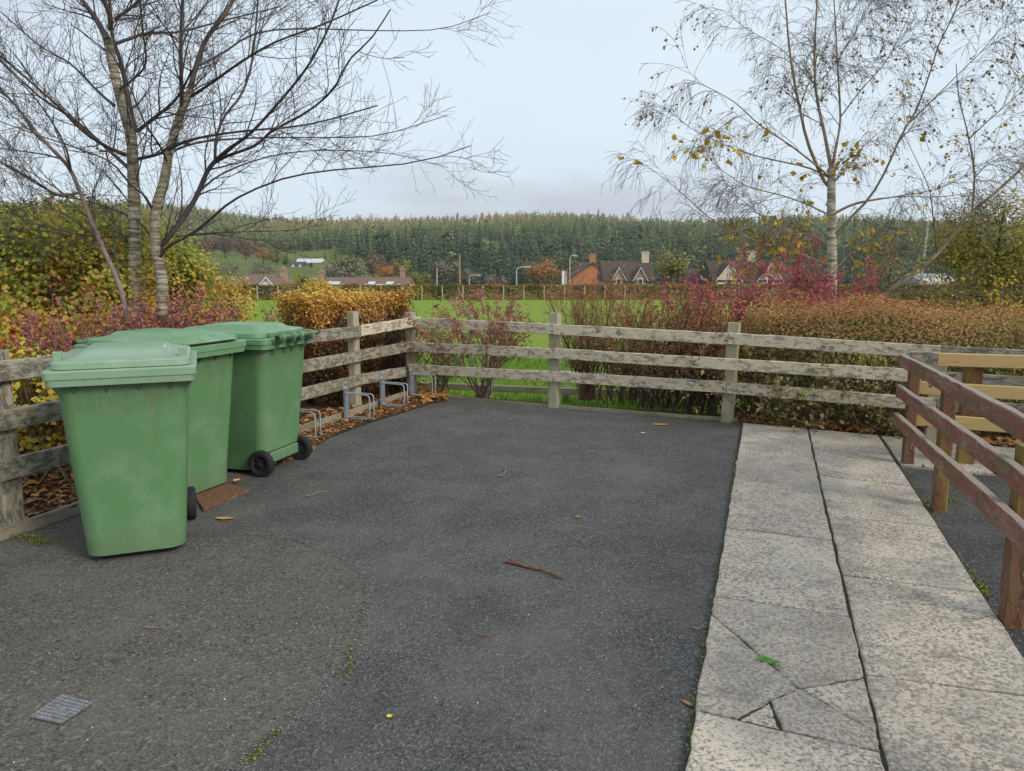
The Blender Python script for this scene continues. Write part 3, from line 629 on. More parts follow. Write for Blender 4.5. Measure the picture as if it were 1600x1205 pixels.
for px, w, n in (([(548, 1010), (546, 1050), (532, 1068)], .010, 60), ([(440, 1140), (415, 1165), (385, 1198)], .011, 90), ([(570, 940), (560, 985)], .006, 25),
                 ([(1153, 700), (1148, 735), (1140, 780)], .012, 420), ([(1140, 662), (1160, 664)], .02, 150), ([(1000, 650), (1060, 655), (1130, 660)], .02, 450), ([(1128, 850), (1112, 945), (1090, 1080), (1076, 1190)], .007, 420),
                 ([(1420, 738), (1452, 795)], .012, 140), ([(1490, 868), (1525, 915), (1540, 935)], .02, 480), ([(1470, 780), (1500, 790)], .03, 260), ([(1446, 783), (1452, 792)], .015, 120), ([(0, 838), (45, 842), (75, 852)], .025, 420),
                 ([(1120, 980), (1180, 1030), (1248, 1086)], .003, 120), ([(1248, 1086), (1345, 1070)], .004, 60), ([(1090, 1121), (1221, 1152), (1376, 1188)], .004, 220), ([(1265, 690), (1300, 850), (1376, 1186)], .004, 320)):
    C = strip(px, w, n, .008 if px[0][0] < 1085 else .014, .012, rng); V, F = leaves(C, .011, rng, .7, .2); B.add(V, F, rng.uniform(0, 1, n))
tag(B.build('moss', L_MOSS), 'green and brown moss in the joints and edges of the paving', 'moss', kind='stuff')
rng = np.random.default_rng(9); B = Bag()     # grit on the asphalt
q = in_poly([g(*p) for p in [(0, 1205), (20, 900), (300, 880), (500, 700), (700, 640), (1140, 670), (1070, 1205)]], 2600, rng)
V, F = leaves(np.column_stack([q, np.full(len(q), .007)]), .006, rng, .9, .4); B.add(V, F, rng.uniform(0, 1, len(q)))
sq = strip(seam, .022, 1500, .0055, 0, rng); sq[:, 2] = .0055; V, F = leaves(sq, .008, rng, .9, .97); B.add(V, F, rng.uniform(.45, .66, len(sq)))
sq = strip(seam, .10, 900, .0055, 0, rng); sq[:, 2] = .0055; V, F = leaves(sq, .006, rng, .9, .97); B.add(V, F, rng.uniform(.3, .7, len(sq)))
tag(B.build('grit', leafmat('pale_grit', [(0, (.06, .06, .06)), (.6, (.2, .19, .17)), (.9, (.5, .48, .44)), (1, (.7, .68, .64))], 0)), 'loose pale grit scattered over the asphalt', 'grit', kind='stuff')
def big_leaf(label, px, py, L, wd, rz, col, curl=.25, z=.010, lobes=0):
    c = G(px, py); n = 11; V, F = [], []
    for i in range(n):
        t = i / (n - 1); w = wd * .5 * math.sin(math.pi * t ** .8) ** .75 * (1 + lobes * .35 * math.sin(t * 22)) + .0006
        for s in (-1, -.5, 0, .5, 1): V.append(((t - .5) * L, s * w, curl * (abs(s) * w * .8 + L * .5 * (2 * t - 1) ** 2 * .45)))
    for i in range(n - 1):
        for k in range(4): F.append([i * 5 + k, (i + 1) * 5 + k, (i + 1) * 5 + k + 1, i * 5 + k + 1])
    st_ = rod((L * .48, 0, curl * L * .2), (L * .8, .01, .002), .0012, 5); n0 = len(V)
    lf = thing('fallen_leaf', label, 'leaf', (c.x, c.y, z), rz); lf['_world'] = 0
    part('blade', (V, F), plain('leaf_' + str(px), col, .7, .3, 40), lf, True); part('stalk', st_, LIMB_R, lf)
big_leaf('long tan fallen leaf on asphalt in front of the nearest bin wheel', 352, 813, .115, .042, .05, (.55, .30, .09))
big_leaf('curled tan leaf standing on asphalt beside the middle bin', 371, 757, .075, .05, 1.4, (.55, .30, .15), .8, .02)
big_leaf('orange fallen leaf on asphalt near the rear fence', 1032, 665, .16, .05, .0, (.62, .28, .04), .15)
big_leaf('yellow fallen leaf under the second bike rack', 541, 658, .15, .08, .3, (.66, .36, .04), .2, .02)
big_leaf('tiny yellow fallen leaf alone on the front asphalt', 609, 1123, .022, .020, .4, (.72, .52, .02), .4, .008)
big_leaf('small olive brown leaf in the middle of the asphalt', 904, 811, .04, .03, .2, (.28, .22, .08), .5)
big_leaf('rust coloured leaf against the edging by the left post', 27, 823, .13, .07, .5, (.40, .13, .05), .5, .03)
big_leaf('narrow brown leaf at the left edge of the cracked slab', 1075, 1104, .05, .016, 2.2, (.34, .18, .09), .6, .008)
big_leaf('pale scrap of leaf lying left of the orange leaf', 1005, 678, .05, .035, .4, (.62, .62, .60), .3, .008)
def twig(label, pts, r, mat, side=0):
    P = resample([G(x, y, .012) for x, y in pts], 14); P[:, 2] += np.abs(np.random.default_rng(len(pts)).normal(0, .003, 14))
    V, F = tubes(P[None], np.linspace(r, r * .55, 14)[None], 6); tw = thing('fallen_twig', label, 'twig', tuple(P[0])); mesh('stem', V, F, mat, tw, True)
    if side:
        Q = np.linspace(P[4], P[4] + np.array([.05 * side, .04, .012]), 5); V, F = tubes(Q[None], np.linspace(r * .6, r * .3, 5)[None], 5); mesh('side_shoot', V, F, mat, tw, True)
TW1 = plain('reddish_twig', (.17, .075, .045), .8, .4, 30); TW2 = plain('grey_twig', (.22, .18, .14), .8, .3, 30)
twig('long reddish brown twig lying mid asphalt', [(790, 878), (805, 881), (830, 888), (855, 894), (877, 905)], .0085, TW1, -1)
twig('short crooked grey twig farther out on the asphalt', [(780, 746), (789, 738), (790, 729)], .006, TW2)
twig('thin straight twig in front of the nearest bin', [(226, 981), (245, 981), (265, 981)], .0035, TW2)
twig('thin grey twig right of the rusty plate', [(478, 777), (495, 771), (512, 768)], .004, TW2)
twig('small twig at the edge of the paving beside the cracked slab', [(1082, 982), (1094, 983), (1106, 978)], .004, TW2, 1)
twig('small reddish twig below the long reddish brown twig', [(745, 992), (762, 994), (776, 990)], .0035, TW1)
twig('curved brown twig at the foot of the near red post', [(1562, 979), (1580, 982), (1596, 972)], .004, TW1)
# drain cover, rusty plate, weed
dc = [G(*p) for p in ((47, 1123), (96, 1134), (146, 1101), (97, 1088))]
dcov = thing('drain_cover', 'small square grey metal drain cover set in the front asphalt', 'drain cover', tuple(sum(dc, Vector()) / 4)); dcov['_world'] = 1
o = sheet('plate', dc, .006, IRON); del o['kind']; o.parent = dcov; o.location = -dcov.location
for i in range(8):
    for j in range(8):
        if 2 < i < 5 and 2 < j < 5: continue
        u0, v0 = (i + .12) / 8, (j + .12) / 8; u1, v1 = (i + .88) / 8, (j + .88) / 8
        f = lambda u, v: (dc[0].lerp(dc[1], u)).lerp(dc[3].lerp(dc[2], u), v)
        q = [f(u0, v0), f(u1, v0), f(u1, v1), f(u0, v1)]; V = [(p.x, p.y, .0062) for p in q] + [(p.x, p.y, .0105) for p in q]
        mesh('stud', V, [[4, 5, 6, 7], [0, 1, 5, 4], [1, 2, 6, 5], [2, 3, 7, 6], [3, 0, 4, 7]], IRON, dcov)
rp_ = [G(*p) for p in ((318, 800), (389, 769), (350, 758), (300, 772))]
pl = sheet('rusty_plate', rp_, .022, RUST, .018); del pl['kind']; tag(pl, 'rusty brown metal plate on the asphalt between the bins', 'metal plate')
wd = thing('weed', 'small green weed growing from the crack in the broken slab', 'weed', tuple(G(1198, 1046)))
for i, (dx, dy, L) in enumerate(((-.02, .02, .05), (.02, -.015, .06), (.0, .03, .045), (.025, .02, .04))):
    b0 = G(1198, 1046) + Vector((0, 0, .02)); d = Vector((dx, dy, .012)).normalized(); s_ = d.cross(Vector((0, 0, 1))).normalized(); q = b0 + d * L
    mesh('leaf', [b0, b0 + d * L * .5 + s_ * L * .3 + Vector((0, 0, .008)), q, b0 + d * L * .5 - s_ * L * .3 + Vector((0, 0, .008))], [[0, 1, 2, 3]], plain('weed_leaf', (.10, .28, .04), .5), wd)

# ================================================================== GRASS
rng = np.random.default_rng(12); n = 22000
q = in_poly([G(560, 640, -.2), G(1120, 655, -.2), G(1120, 600, -.3), G(1120, 560, -.35), G(620, 560, -.35), G(540, 600, -.3)], n, rng)
base = np.column_stack([q, hz(q[:, 0], q[:, 1])]); a = rng.uniform(0, 6.28, n); h = rng.uniform(.03, .075, n); w = .006
sx = np.stack([np.cos(a), np.sin(a), np.zeros(n)], -1) * w; lean = rng.normal(0, .02, (n, 3)); lean[:, 2] = h
V = np.stack([base - sx, base + sx, base + sx * .3 + lean, base - sx * .3 + lean], 1).reshape(-1, 3)
tag(mesh('grass', V, np.arange(4 * n).reshape(n, 4), L_GRASS, attr=rng.uniform(0, 1, n)), 'bright green lawn grass behind the rear fence', 'grass', kind='stuff')

# ================================================================== HEDGES AND SHRUBS
def hedge(name, label, o, ax, ay, L, Dp, H, z0, nl, size, mat, stem, seed, tb=(0, 1), bump=.12, topt=.2, stems=200, low=.0, fill=0, cat='hedge', nvis=(1, 1, 1, 1, 1)):
    """clipped hedge: box at o with axes ax (length) and ay (depth)"""
    rng = np.random.default_rng(seed); o = np.array(o); ax = np.array(ax); ay = np.array(ay); t = thing(name, label, cat, tuple(o))
    fa = np.array([L * H, L * Dp * .9, Dp * H, Dp * H, L * H * .3]) * np.array(nvis); fc = rng.choice(5, nl, p=fa / fa.sum())
    u, v, k = rng.uniform(0, 1, nl), rng.uniform(0, 1, nl), np.minimum(rng.exponential(.09, nl), .5)
    v = np.where(rng.uniform(0, 1, nl) < low, v ** .5, v)
    x = np.where(fc == 2, k, np.where(fc == 3, L - k, u * L)); y = np.where(fc == 0, k, np.where(fc == 4, Dp - k, np.where((fc == 2) | (fc == 3), u * Dp, v * Dp)))
    z = np.where(fc == 1, H - k * .8, v * H)
    P = o + x[:, None] * ax + y[:, None] * ay; P[:, 2] = z0 + z
    dn = wob(P, 3.2, seed) * bump; r = min(.3, H * .25)
    # rounded shoulders and an uneven face
    ed = np.clip((z - (H - r)) / r, 0, 1) ** 2 * .12
    P += np.where(fc == 0, dn + ed, 0)[:, None] * ay + np.where(fc == 2, dn + ed, 0)[:, None] * ax - np.where(fc == 3, dn + ed, 0)[:, None] * ax
    P[:, 2] += np.where(fc == 1, dn * .7 + np.where(y < .15, -(.15 - y) * .5, 0), 0)
    P += rng.normal(0, .02, P.shape)
    fo = np.where((fc == 1)[:, None], np.array([0, 0, 1.]), np.where((fc == 2)[:, None], -ax * .8, np.where((fc == 3)[:, None], ax * .8, -ay * .8)) + np.array([0, 0, .6]))
    V, F = leaves(P, size, rng, .62, face=nrm(fo)); hv = z / H
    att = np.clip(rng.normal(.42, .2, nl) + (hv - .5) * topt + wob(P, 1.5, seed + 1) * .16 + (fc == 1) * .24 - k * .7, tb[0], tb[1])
    b = Bag(); b.add(V, F, att)
    if fill:
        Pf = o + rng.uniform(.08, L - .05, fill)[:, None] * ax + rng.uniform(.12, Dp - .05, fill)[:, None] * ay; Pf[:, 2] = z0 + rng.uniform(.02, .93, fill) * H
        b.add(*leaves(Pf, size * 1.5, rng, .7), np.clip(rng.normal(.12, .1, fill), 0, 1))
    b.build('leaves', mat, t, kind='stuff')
    # stems and twigs
    s0 = o + rng.uniform(.05, L - .05, stems)[:, None] * ax + (.06 + (Dp - .1) * rng.uniform(0, 1, stems) ** 1.6)[:, None] * ay; s0[:, 2] = z0 - .03
    M_ = 7; d = rng.normal(0, .25, (stems, 3)); d[:, 2] = 1; d = nrm(d); S_ = np.empty((stems, M_, 3)); S_[:, 0] = s0; hh = rng.uniform(.75, 1.0, stems) * H
    for j in range(1, M_): d = nrm(d + rng.normal(0, .12, d.shape)); S_[:, j] = S_[:, j - 1] + d * (hh / (M_ - 1))[:, None]
    RS = rng.uniform(.006, .013, stems)[:, None] * np.linspace(1, .3, M_)
    T1, R1_ = grow(S_, RS, 7, (.2, .5), (.4, 1.2), rng, .12, 1, 5, .25, .15, .5, .4, rmin=.0018)
    b = Bag(); b.add(*tubes(S_, RS, 5)); b.add(*tubes(T1, R1_, 3)); b.build('stems', stem, t, True, kind='stuff')
    return t
def shrub(name, label, base, stems, H, spread, seed, leafmat_, stem, nl, size, tb=(0, 1), sub=6, up=.3, fan=None, l0=.3, sr=.010, cat='shrub', tw=(.2, .45), tt=.15, bs=.10, curve=.12):
    """a loose shrub: stems fanning from the base, twigs, small leaves along the twigs"""
    rng = np.random.default_rng(seed); base = np.array(base); t = thing(name, label, cat, tuple(base)); M_ = 9
    a = rng.uniform(0, 2 * math.pi, stems); sp = np.sqrt(rng.uniform(.02, 1, stems)) * spread
    d = np.stack([np.cos(a) * sp, np.sin(a) * sp, np.ones(stems)], -1)
    if fan is not None: d += np.array(fan)
    d = nrm(d); S_ = np.empty((stems, M_, 3)); S_[:, 0] = base + rng.normal(0, bs, (stems, 3)) * np.array([1, .6, 0]); hh = rng.uniform(.6, 1.0, stems) * H
    cv = rng.normal(0, curve, d.shape)
    for j in range(1, M_): d = nrm(d + cv * .35 + rng.normal(0, .06, d.shape) + np.array([0, 0, up * .08])); S_[:, j] = S_[:, j - 1] + d * (hh / (M_ - 1))[:, None]
    RS = rng.uniform(.6, 1.2, stems)[:, None] * sr * np.linspace(1, .25, M_)
    T1, R1_ = grow(S_, RS, sub, tw, (.35, 1.15), rng, tt, 1, 6, up, .15, .5, .4, rmin=.0016)
    T2, R2_ = grow(T1, R1_, 2, (tw[0] * .4, tw[1] * .5), (.3, .9), rng, .2, 1, 4, up, .10, .6, .5, rmin=.0013)
    b = Bag(); b.add(*tubes(S_, RS, 5)); b.add(*tubes(T1, R1_, 3)); b.add(*tubes(T2, R2_, 3)); b.build('stems', stem, t, True, kind='stuff')
    if nl:
        C = np.vstack([along(T1, int(nl * .45), rng, .15), along(T2, int(nl * .45), rng, .1), along(S_, nl - 2 * int(nl * .45), rng, l0)]) + rng.normal(0, .015, (nl, 3))
        V, F = leaves(C, size, rng, .62, face=np.tile(np.array([[0, -.25, .55]]), (nl, 1))); hv = (C[:, 2] - base[2]) / H
        b = Bag(); b.add(V, F, np.clip(rng.normal(.45, .2, nl) + (hv - .55) * .55 + wob(C, 2.5, seed) * .15, tb[0], tb[1])); b.build('leaves', leafmat_, t, kind='stuff')
    return t
# clipped hedge on the right, behind the rear fence
ho = PB + rout * .30 + rdir * .05
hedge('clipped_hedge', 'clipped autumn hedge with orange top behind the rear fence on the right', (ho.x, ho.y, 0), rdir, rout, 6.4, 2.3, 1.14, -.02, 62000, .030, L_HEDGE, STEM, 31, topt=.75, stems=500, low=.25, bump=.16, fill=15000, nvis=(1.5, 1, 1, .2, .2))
# golden hedge by the corner
go = D(492, 560, 8.5); gdir = (D(662, 560, 9.9) - go); gdir.z = 0; gL = gdir.length; gdir.normalize(); gn = Vector((-gdir.y, gdir.x, 0))
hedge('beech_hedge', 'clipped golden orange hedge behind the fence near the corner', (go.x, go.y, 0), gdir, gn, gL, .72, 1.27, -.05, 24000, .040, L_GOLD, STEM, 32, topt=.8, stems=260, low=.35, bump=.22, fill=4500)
# shrubs along the rear fence
def gp(px, py, z=-.06): return tuple(G(px, py, z))
BZ = -.05
L_RUS = leafmat('russet_shrub_leaf', [(0, (.07, .065, .02)), (.3, (.15, .11, .035)), (.55, (.24, .09, .045)), (.8, (.34, .12, .07)), (1, (.38, .20, .06))], gain=1.7)
shrub('barberry_shrub', 'red leaved barberry with pale splayed stems left of the middle fence post', gp(757, 622, BZ), 26, 1.55, .85, 41, L_BARB, STEMP, 5200, .032, (.15, 1), sub=9, sr=.015, l0=.6, bs=.06, tt=.4)
shrub('barberry_shrub', 'small olive and red shrub beside the fence corner post', gp(688, 614, BZ), 16, 1.2, .7, 42, L_RUS, STEMP, 2000, .028, (0, .8), sub=8, sr=.010)
shrub('dogwood_shrub', 'nearly bare shrub of upright brown stems right of the middle fence post', gp(917, 625, BZ), 46, 1.66, .46, 43, L_RUS, STEMR, 1800, .024, (0, .8), sub=7, up=.8, sr=.010, tw=(.25, .55), curve=.08, bs=.06, tt=.25)
shrub('dogwood_shrub', 'thin reddish stems between the dense red shrub and the bare one', gp(975, 626, BZ), 34, 1.50, .55, 45, L_RUS, STEMR, 3000, .026, (.0, .85), sub=9, up=.6, bs=.22)
shrub('barberry_shrub', 'dense dark red shrub behind the fence left of the right post', gp(1050, 638, BZ), 56, 1.42, .68, 44, L_RUS, STEM, 9000, .028, (0, .95), sub=10, sr=.012, bs=.25)
shrub('barberry_shrub', 'tangled russet shrub right behind the right fence post', gp(1120, 645, BZ), 44, 1.35, .6, 142, L_RUS, STEM, 7000, .027, (0, .9), sub=10, sr=.010, bs=.25)
shrub('barberry_shrub', 'brown twiggy shrub deep between the red shrub and the knee rail', tuple(G(1010, 615, -.2)), 40, 1.35, .6, 143, L_RUS, STEM, 4500, .028, (0, .8), sub=9, sr=.009, bs=.3)
shrub('magenta_shrub', 'magenta leaved shrub rising over the left end of the clipped hedge', tuple(D(1170, 560, 9.3).to_2d().to_3d()), 40, 1.75, .60, 46, L_MAG, STEMR, 7000, .036, (.25, 1), sub=8, up=.7, tw=(.25, .5))
shrub('magenta_shrub', 'magenta shrub with tall spikes around the white birch trunk', tuple(D(1275, 540, 10.3).to_2d().to_3d()), 38, 1.95, .50, 47, L_MAG, STEMR, 6000, .036, (.3, 1), sub=8, up=.9, tw=(.25, .5))
shrub('magenta_shrub', 'loose magenta shrub above the rear fence left of the hedge', tuple(D(1085, 560, 9.0).to_2d().to_3d()), 30, 1.55, .55, 48, L_MAG, STEMR, 4400, .034, (.25, 1), sub=8, up=.6)
for i, (px, py, lb) in enumerate(((1235, 668, 'bramble trailing through the rails just right of the right fence post'), (1330, 677, 'bramble trailing through the rails above the middle of the paving end'), (1400, 684, 'bramble with green leaves beside the end of the red railing'))):
    p = G(px, py) + rout * .22; shrub('bramble', lb, (p.x, p.y, -.02), 15, .95, .75, 160 + i, L_HEDGE, STEM, 420, .05, (.1, .95), sub=5, fan=(-rout.x * .55, -rout.y * .55, 0), sr=.006, up=-.35, tw=(.25, .5), curve=.25, bs=.25)
# red barberry and large bush left, behind the bins
for i, (px, y_, H, nl, lb) in enumerate(((110, 6.5, 1.25, 9500, 'dusky pink barberry behind the left fence above the nearest bin'), (215, 7.2, 1.40, 10500, 'dusky pink barberry around the foot of the left trees'), (318, 7.7, 1.25, 8500, 'dusky red barberry above the middle bin lids'))):
    p = D(px, 500, y_); shrub('barberry_shrub', lb, (p.x, p.y, -.02), 60, H, .78, 50 + i, L_BARB, STEM, nl, .036, (.12, 1), sub=9, sr=.010, up=.5)
def bush(name, label, c, rad, n, size, mat, seed, tb=(0, 1), cat='bush', clump=46):
    """a dense rounded bush: leaf clumps through an ellipsoid"""
    rng = np.random.default_rng(seed); c = np.array(c); rad = np.array(rad); t = thing(name, label, cat, (c[0], c[1], 0))
    d = nrm(rng.normal(size=(clump, 3))) * (rng.uniform(.35, 1, (clump, 1)) ** .5); cc = c + d * rad
    i = rng.integers(0, clump, n); off = nrm(rng.normal(size=(n, 3))) * (rng.uniform(0, 1, (n, 1)) ** .45) * rad.mean() * .30
    P = cc[i] + off; P = P[P[:, 2] > .03]; V, F = leaves(P, size, rng, .8, face=nrm((P - c) / rad + np.array([0, -.2, .6]))); n = len(P)
    hv = (P[:, 2] - c[2]) / rad[2]
    att = np.clip(rng.normal(.68, .22, n) - hv * .22 + wob(P, 2.2, seed) * .2, *tb); b = Bag(); b.add(V, F, att); b.build('leaves', mat, t, kind='stuff')
    k = 26; S_ = np.linspace(np.zeros((k, 3)) + [c[0], c[1], -.02] + rng.normal(0, .25, (k, 3)) * [1, 1, 0], cc[:k], 6, axis=1) + rng.normal(0, .03, (k, 6, 3)); RS = np.full((k, 1), .014) * np.linspace(1, .3, 6)
    T1, R1_ = grow(S_, RS, 9, (.25, .6), (.4, 1.1), rng, .3, 1, 5, .3, .12, .5, .4, rmin=.002); b = Bag(); b.add(*tubes(S_, RS, 5)); b.add(*tubes(T1, R1_, 3)); b.build('stems', STEM, t, True, kind='stuff'); return t
p = D(45, 430, 8.6); bush('maple_bush', 'tall green and orange leafy bush at the far left', (p.x, p.y, 1.15), (1.75, 1.2, 1.35), 40000, .050, L_BUSH, 61)
p = D(270, 430, 9.3); bush('maple_bush', 'rounded green and gold bush right of the left trunks', (p.x, p.y, .78), (.85, .8, .95), 17000, .046, L_BUSH, 62, (.1, 1))
p = D(140, 400, 9.0); bush('maple_bush', 'olive and russet bush directly behind the left trunks', (p.x, p.y, 1.0), (1.2, .9, 1.15), 24000, .05, L_BUSH, 63, (.05, 1))
p = D(25, 545, 5.6); bush('maple_bush', 'low green leafed plant behind the left fence rails', (p.x, p.y, .56), (.50, .45, .34), 4000, .045, L_BUSH, 64, (0, .75))
shrub('bush_shoot', 'tall thin leafy shoots standing above the far left bush', tuple(D(60, 430, 8.2).to_2d().to_3d()), 16, 2.7, .32, 65, L_BUSH, STEM, 900, .07, (.1, .7), sub=4, up=.8)
# far hedge round the green
fa, fb = G(330, 470, -.5), G(1190, 469, -.5); fb2 = G(1750, 476, -.5)
hd = (fb - fa); hd.z = 0; hL = hd.length; hd.normalize(); hn = Vector((-hd.y, hd.x, 0))
def zpx(y_, py): return D(800, py, y_).z
fh = hedge('boundary_hedge', 'long clipped brown and orange hedge along the far side of the green', (fa.x - hd.x * 8, fa.y - hd.y * 8, -.5), hd, hn, hL + 40, 1.6, zpx(fa.y, 446.5) + .5, -.5, 62000, .135, L_FARH, STEM, 71, topt=-.25, stems=130, bump=.10, nvis=(1.4, 1, 0.2, .2, .1))
for i, px in enumerate(list(range(403, 1000, 32)) ):
    p = G(px, 470, -.5); s_ = (p - fa).dot(hd); p = fa + hd * s_ - hn * .12
    post(p, -.5 + .92, .07, POST, fh, 200 + i, hd, name='stake')
dp = D(1480, 468, 17)
hedge('dark_hedge', 'dark hedge behind the clipped hedge at far right', (D(1340, 468, 19).x, 19, -.4), Vector((1, -.08, 0)).normalized(), Vector((.08, 1, 0)).normalized(), 9, 1.5, 1.35, -.4, 15000, .07, L_FARH, STEM, 72, tb=(0, .22), stems=90, fill=6000)  # leaf colours kept to the dark end of the ramp
shrub('yellow_leaf_shrub', 'dark twiggy shrub with bright yellow leaves at the right edge', tuple(D(1560, 460, 13).to_2d().to_3d()), 24, 1.5, .7, 73, L_BIRCH, STEM, 800, .06, (.4, .85), sub=6)

# ================================================================== TREES
def skeleton(limbs, depth, m=16):
    """limbs: list of (points [(px,py,dy)], r0, r1) measured on the photograph at a distance, dy = metres nearer/farther"""
    P, Rr = [], []
    for pts, r0, r1 in limbs:
        q = resample([D(x, y, depth + dy) for x, y, dy in pts], m); P.append(q); Rr.append(np.linspace(0, 1, m) ** .8 * (r1 - r0) + r0)
    return np.array(P), np.array(Rr)
def tree(name, label, base, trunkP, trunkR, limbP, limbR, levels, bark, limbmat, twigmat, seed, leaf=None, cat='tree'):
    rng = np.random.default_rng(seed); t = thing(name, label, cat, base)
    b = Bag(); b.add(*tubes(trunkP, trunkR, 12)); b.build('trunk', bark, t, True)
    if limbP is not None: b = Bag(); b.add(*tubes(limbP, limbR, 8)); b.build('limbs', limbmat, t, True)
    P = np.concatenate([trunkP, limbP]) if limbP is not None else trunkP; Rr = np.concatenate([trunkR, limbR]) if limbP is not None else trunkR
    b = Bag(); fine = []
    for i, kw in enumerate(levels):
        kw = dict(kw); rad = kw.pop('sides', 4); P, Rr = grow(P, Rr, rng=rng, **kw); b.add(*tubes(P, Rr, rad)); fine.append(P)
    b.build('twigs', twigmat, t, True, kind='stuff')
    if leaf:
        for nm, n, size, mat, lv, cond, tl, th in leaf:
            C = along(fine[lv], n * 3, rng, .4, 1)
            if cond is not None: C = C[cond(C)]
            C = C[:n]; 
            if len(C) == 0: continue
            C = C + rng.normal(0, .01, C.shape) - np.array([0, 0, size * .5]); V, F = leaves(C, size, rng, .8); bb = Bag(); bb.add(V, F, rng.uniform(tl, th, len(C))); bb.build(nm, mat, t, kind='stuff')
    return t
TD = 8.0
tr1, rr1 = skeleton([([(214, 520, 0), (211, 440, 0), (210, 340, 0), (208, 270, 0), (205, 215, 0), (190, 160, 0), (178, 110, 0), (168, 60, .05)], .085, .052)], TD, 16)
l1, q1 = skeleton([
    ([(168, 62, 0), (150, 30, .1), (125, -5, .3), (95, -60, .5)], .042, .02), ([(172, 45, 0), (172, 25, -.1), (160, -10, -.2), (155, -80, -.3)], .036, .02),
    ([(210, 205, 0), (200, 150, .2), (188, 95, .25), (176, 60, .3), (170, -20, .4)], .036, .02),
    ([(215, 205, 0), (240, 185, -.2), (265, 165, -.4), (282, 145, -.6), (300, 110, -.8)], .026, .012),
    ([(196, 242, 0), (168, 230, -.3), (130, 205, -.7), (90, 165, -1.0), (50, 130, -1.2), (-20, 70, -1.5)], .028, .01),
    ([(200, 262, 0), (170, 235, .3), (120, 190, .5), (60, 150, .8), (0, 95, 1), (-60, 60, 1.2)], .026, .009),
    ([(182, 68, 0), (230, 52, .2), (280, 50, .3), (350, 32, .5), (440, 10, .7)], .022, .008), ([(218, 248, 0), (250, 240, -.2), (300, 218, -.5), (380, 205, -.9), (480, 195, -1.2), (590, 165, -1.5)], .024, .007),
    ([(180, 30, 0), (210, 8, -.2), (240, -20, -.4)], .022, .012), ([(205, 370, 0), (150, 370, -.3), (95, 360, -.6), (40, 345, -.8), (5, 320, -1)], .012, .005),
    ([(178, 165, 0), (150, 140, .3), (110, 100, .6), (60, 70, .9), (0, 18, 1.2)], .020, .007), ([(186, 140, 0), (215, 118, -.4), (228, 95, -.6), (222, 40, -.8), (215, -30, -.9)], .016, .008)], TD)
LV = [dict(n=10, length=(.45, 1.15), ang=(.3, .85), t0=.12, M=7, up=.22, wig=.10, r0=.5, r1=.3, sides=4, rmin=.0026, rmax=.009),
      dict(n=6, length=(.3, .85), ang=(.35, 1.0), t0=.15, M=6, up=.25, wig=.16, r0=.5, r1=.35, sides=3, rmin=.0022),
      dict(n=3, length=(.10, .32), ang=(.4, 1.1), t0=.2, M=4, up=.2, wig=.14, r0=.7, r1=.6, sides=3, rmin=.0018)]
tree('bare_tree', 'bare tree with straight striped pale trunk, middle of the left group', tuple(D(214, 520, TD).to_2d().to_3d()), tr1, rr1 * .84, l1, q1 * .78, LV, BARK_L, TWIG_L, TWIG_L, 81)
tr2, rr2 = skeleton([([(257, 530, 0), (254, 470, 0), (252, 430, 0), (243, 385, 0), (243, 330, 0), (257, 280, 0), (265, 235, 0), (283, 175, 0), (298, 140, 0)], .075, .042)], TD - .25, 16)
l2, q2 = skeleton([
    ([(296, 145, 0), (306, 105, .1), (322, 62, .2), (350, 25, .3), (372, -15, .4)], .038, .022), ([(284, 172, 0), (283, 110, -.2), (283, 50, -.3), (287, -40, -.4)], .028, .016),
    ([(250, 385, 0), (268, 365, .1), (290, 335, .2), (308, 305, .2), (322, 272, .2), (336, 252, .2), (362, 230, .1)], .040, .026),
    ([(336, 252, .2), (338, 215, .2), (352, 180, .4), (376, 150, .5), (392, 105, .6), (400, 40, .7), (405, -30, .8)], .020, .012),
    ([(362, 230, .1), (395, 205, -.1), (440, 155, -.3), (480, 105, -.5), (515, 40, -.7), (540, -30, -.8)], .022, .009),
    ([(350, 245, .1), (398, 228, -.2), (425, 205, -.4), (480, 175, -.6), (520, 140, -.9), (545, 95, -1.1), (580, 60, -1.3), (610, 15, -1.5)], .020, .006),
    ([(248, 405, 0), (262, 385, -.1), (285, 374, -.2), (318, 352, -.3), (352, 322, -.5), (385, 302, -.6), (440, 280, -.8), (500, 268, -1), (570, 262, -1.2), (660, 252, -1.4), (735, 228, -1.6)], .022, .005),
    ([(275, 370, -.1), (330, 364, -.3), (400, 362, -.5), (470, 360, -.6)], .010, .003),
    ([(300, 150, 0), (330, 130, -.3), (375, 98, -.6), (430, 66, -.9), (505, 38, -1.2), (590, 0, -1.4)], .020, .007), ([(262, 240, 0), (300, 225, .3), (350, 218, .6), (430, 215, 1), (520, 215, 1.3), (600, 210, 1.5), (700, 180, 1.7)], .018, .005),
    ([(310, 300, .2), (350, 270, .5), (420, 245, .9), (500, 235, 1.2), (610, 240, 1.5), (700, 262, 1.7)], .015, .004), ([(306, 105, .1), (345, 85, .4), (400, 52, .7), (480, 45, 1.0), (590, 48, 1.3), (690, 45, 1.5), (765, 20, 1.6)], .018, .004),
    ([(240, 330, 0), (225, 305, -.2), (205, 290, -.5), (175, 255, -.9), (130, 235, -1.2), (70, 215, -1.5), (0, 190, -1.7)], .016, .005), ([(238, 375, 0), (215, 345, .2), (150, 318, .4), (80, 300, .6), (0, 255, .8), (-60, 240, 1)], .016, .006),
    ([(262, 255, 0), (248, 225, -.3), (225, 190, -.6), (200, 130, -.8), (160, 60, -1.0)], .014, .006)], TD - .25)
LV2 = [dict(LV[0], n=8, sweep=(.12, 0, 0)), LV[1], LV[2]]
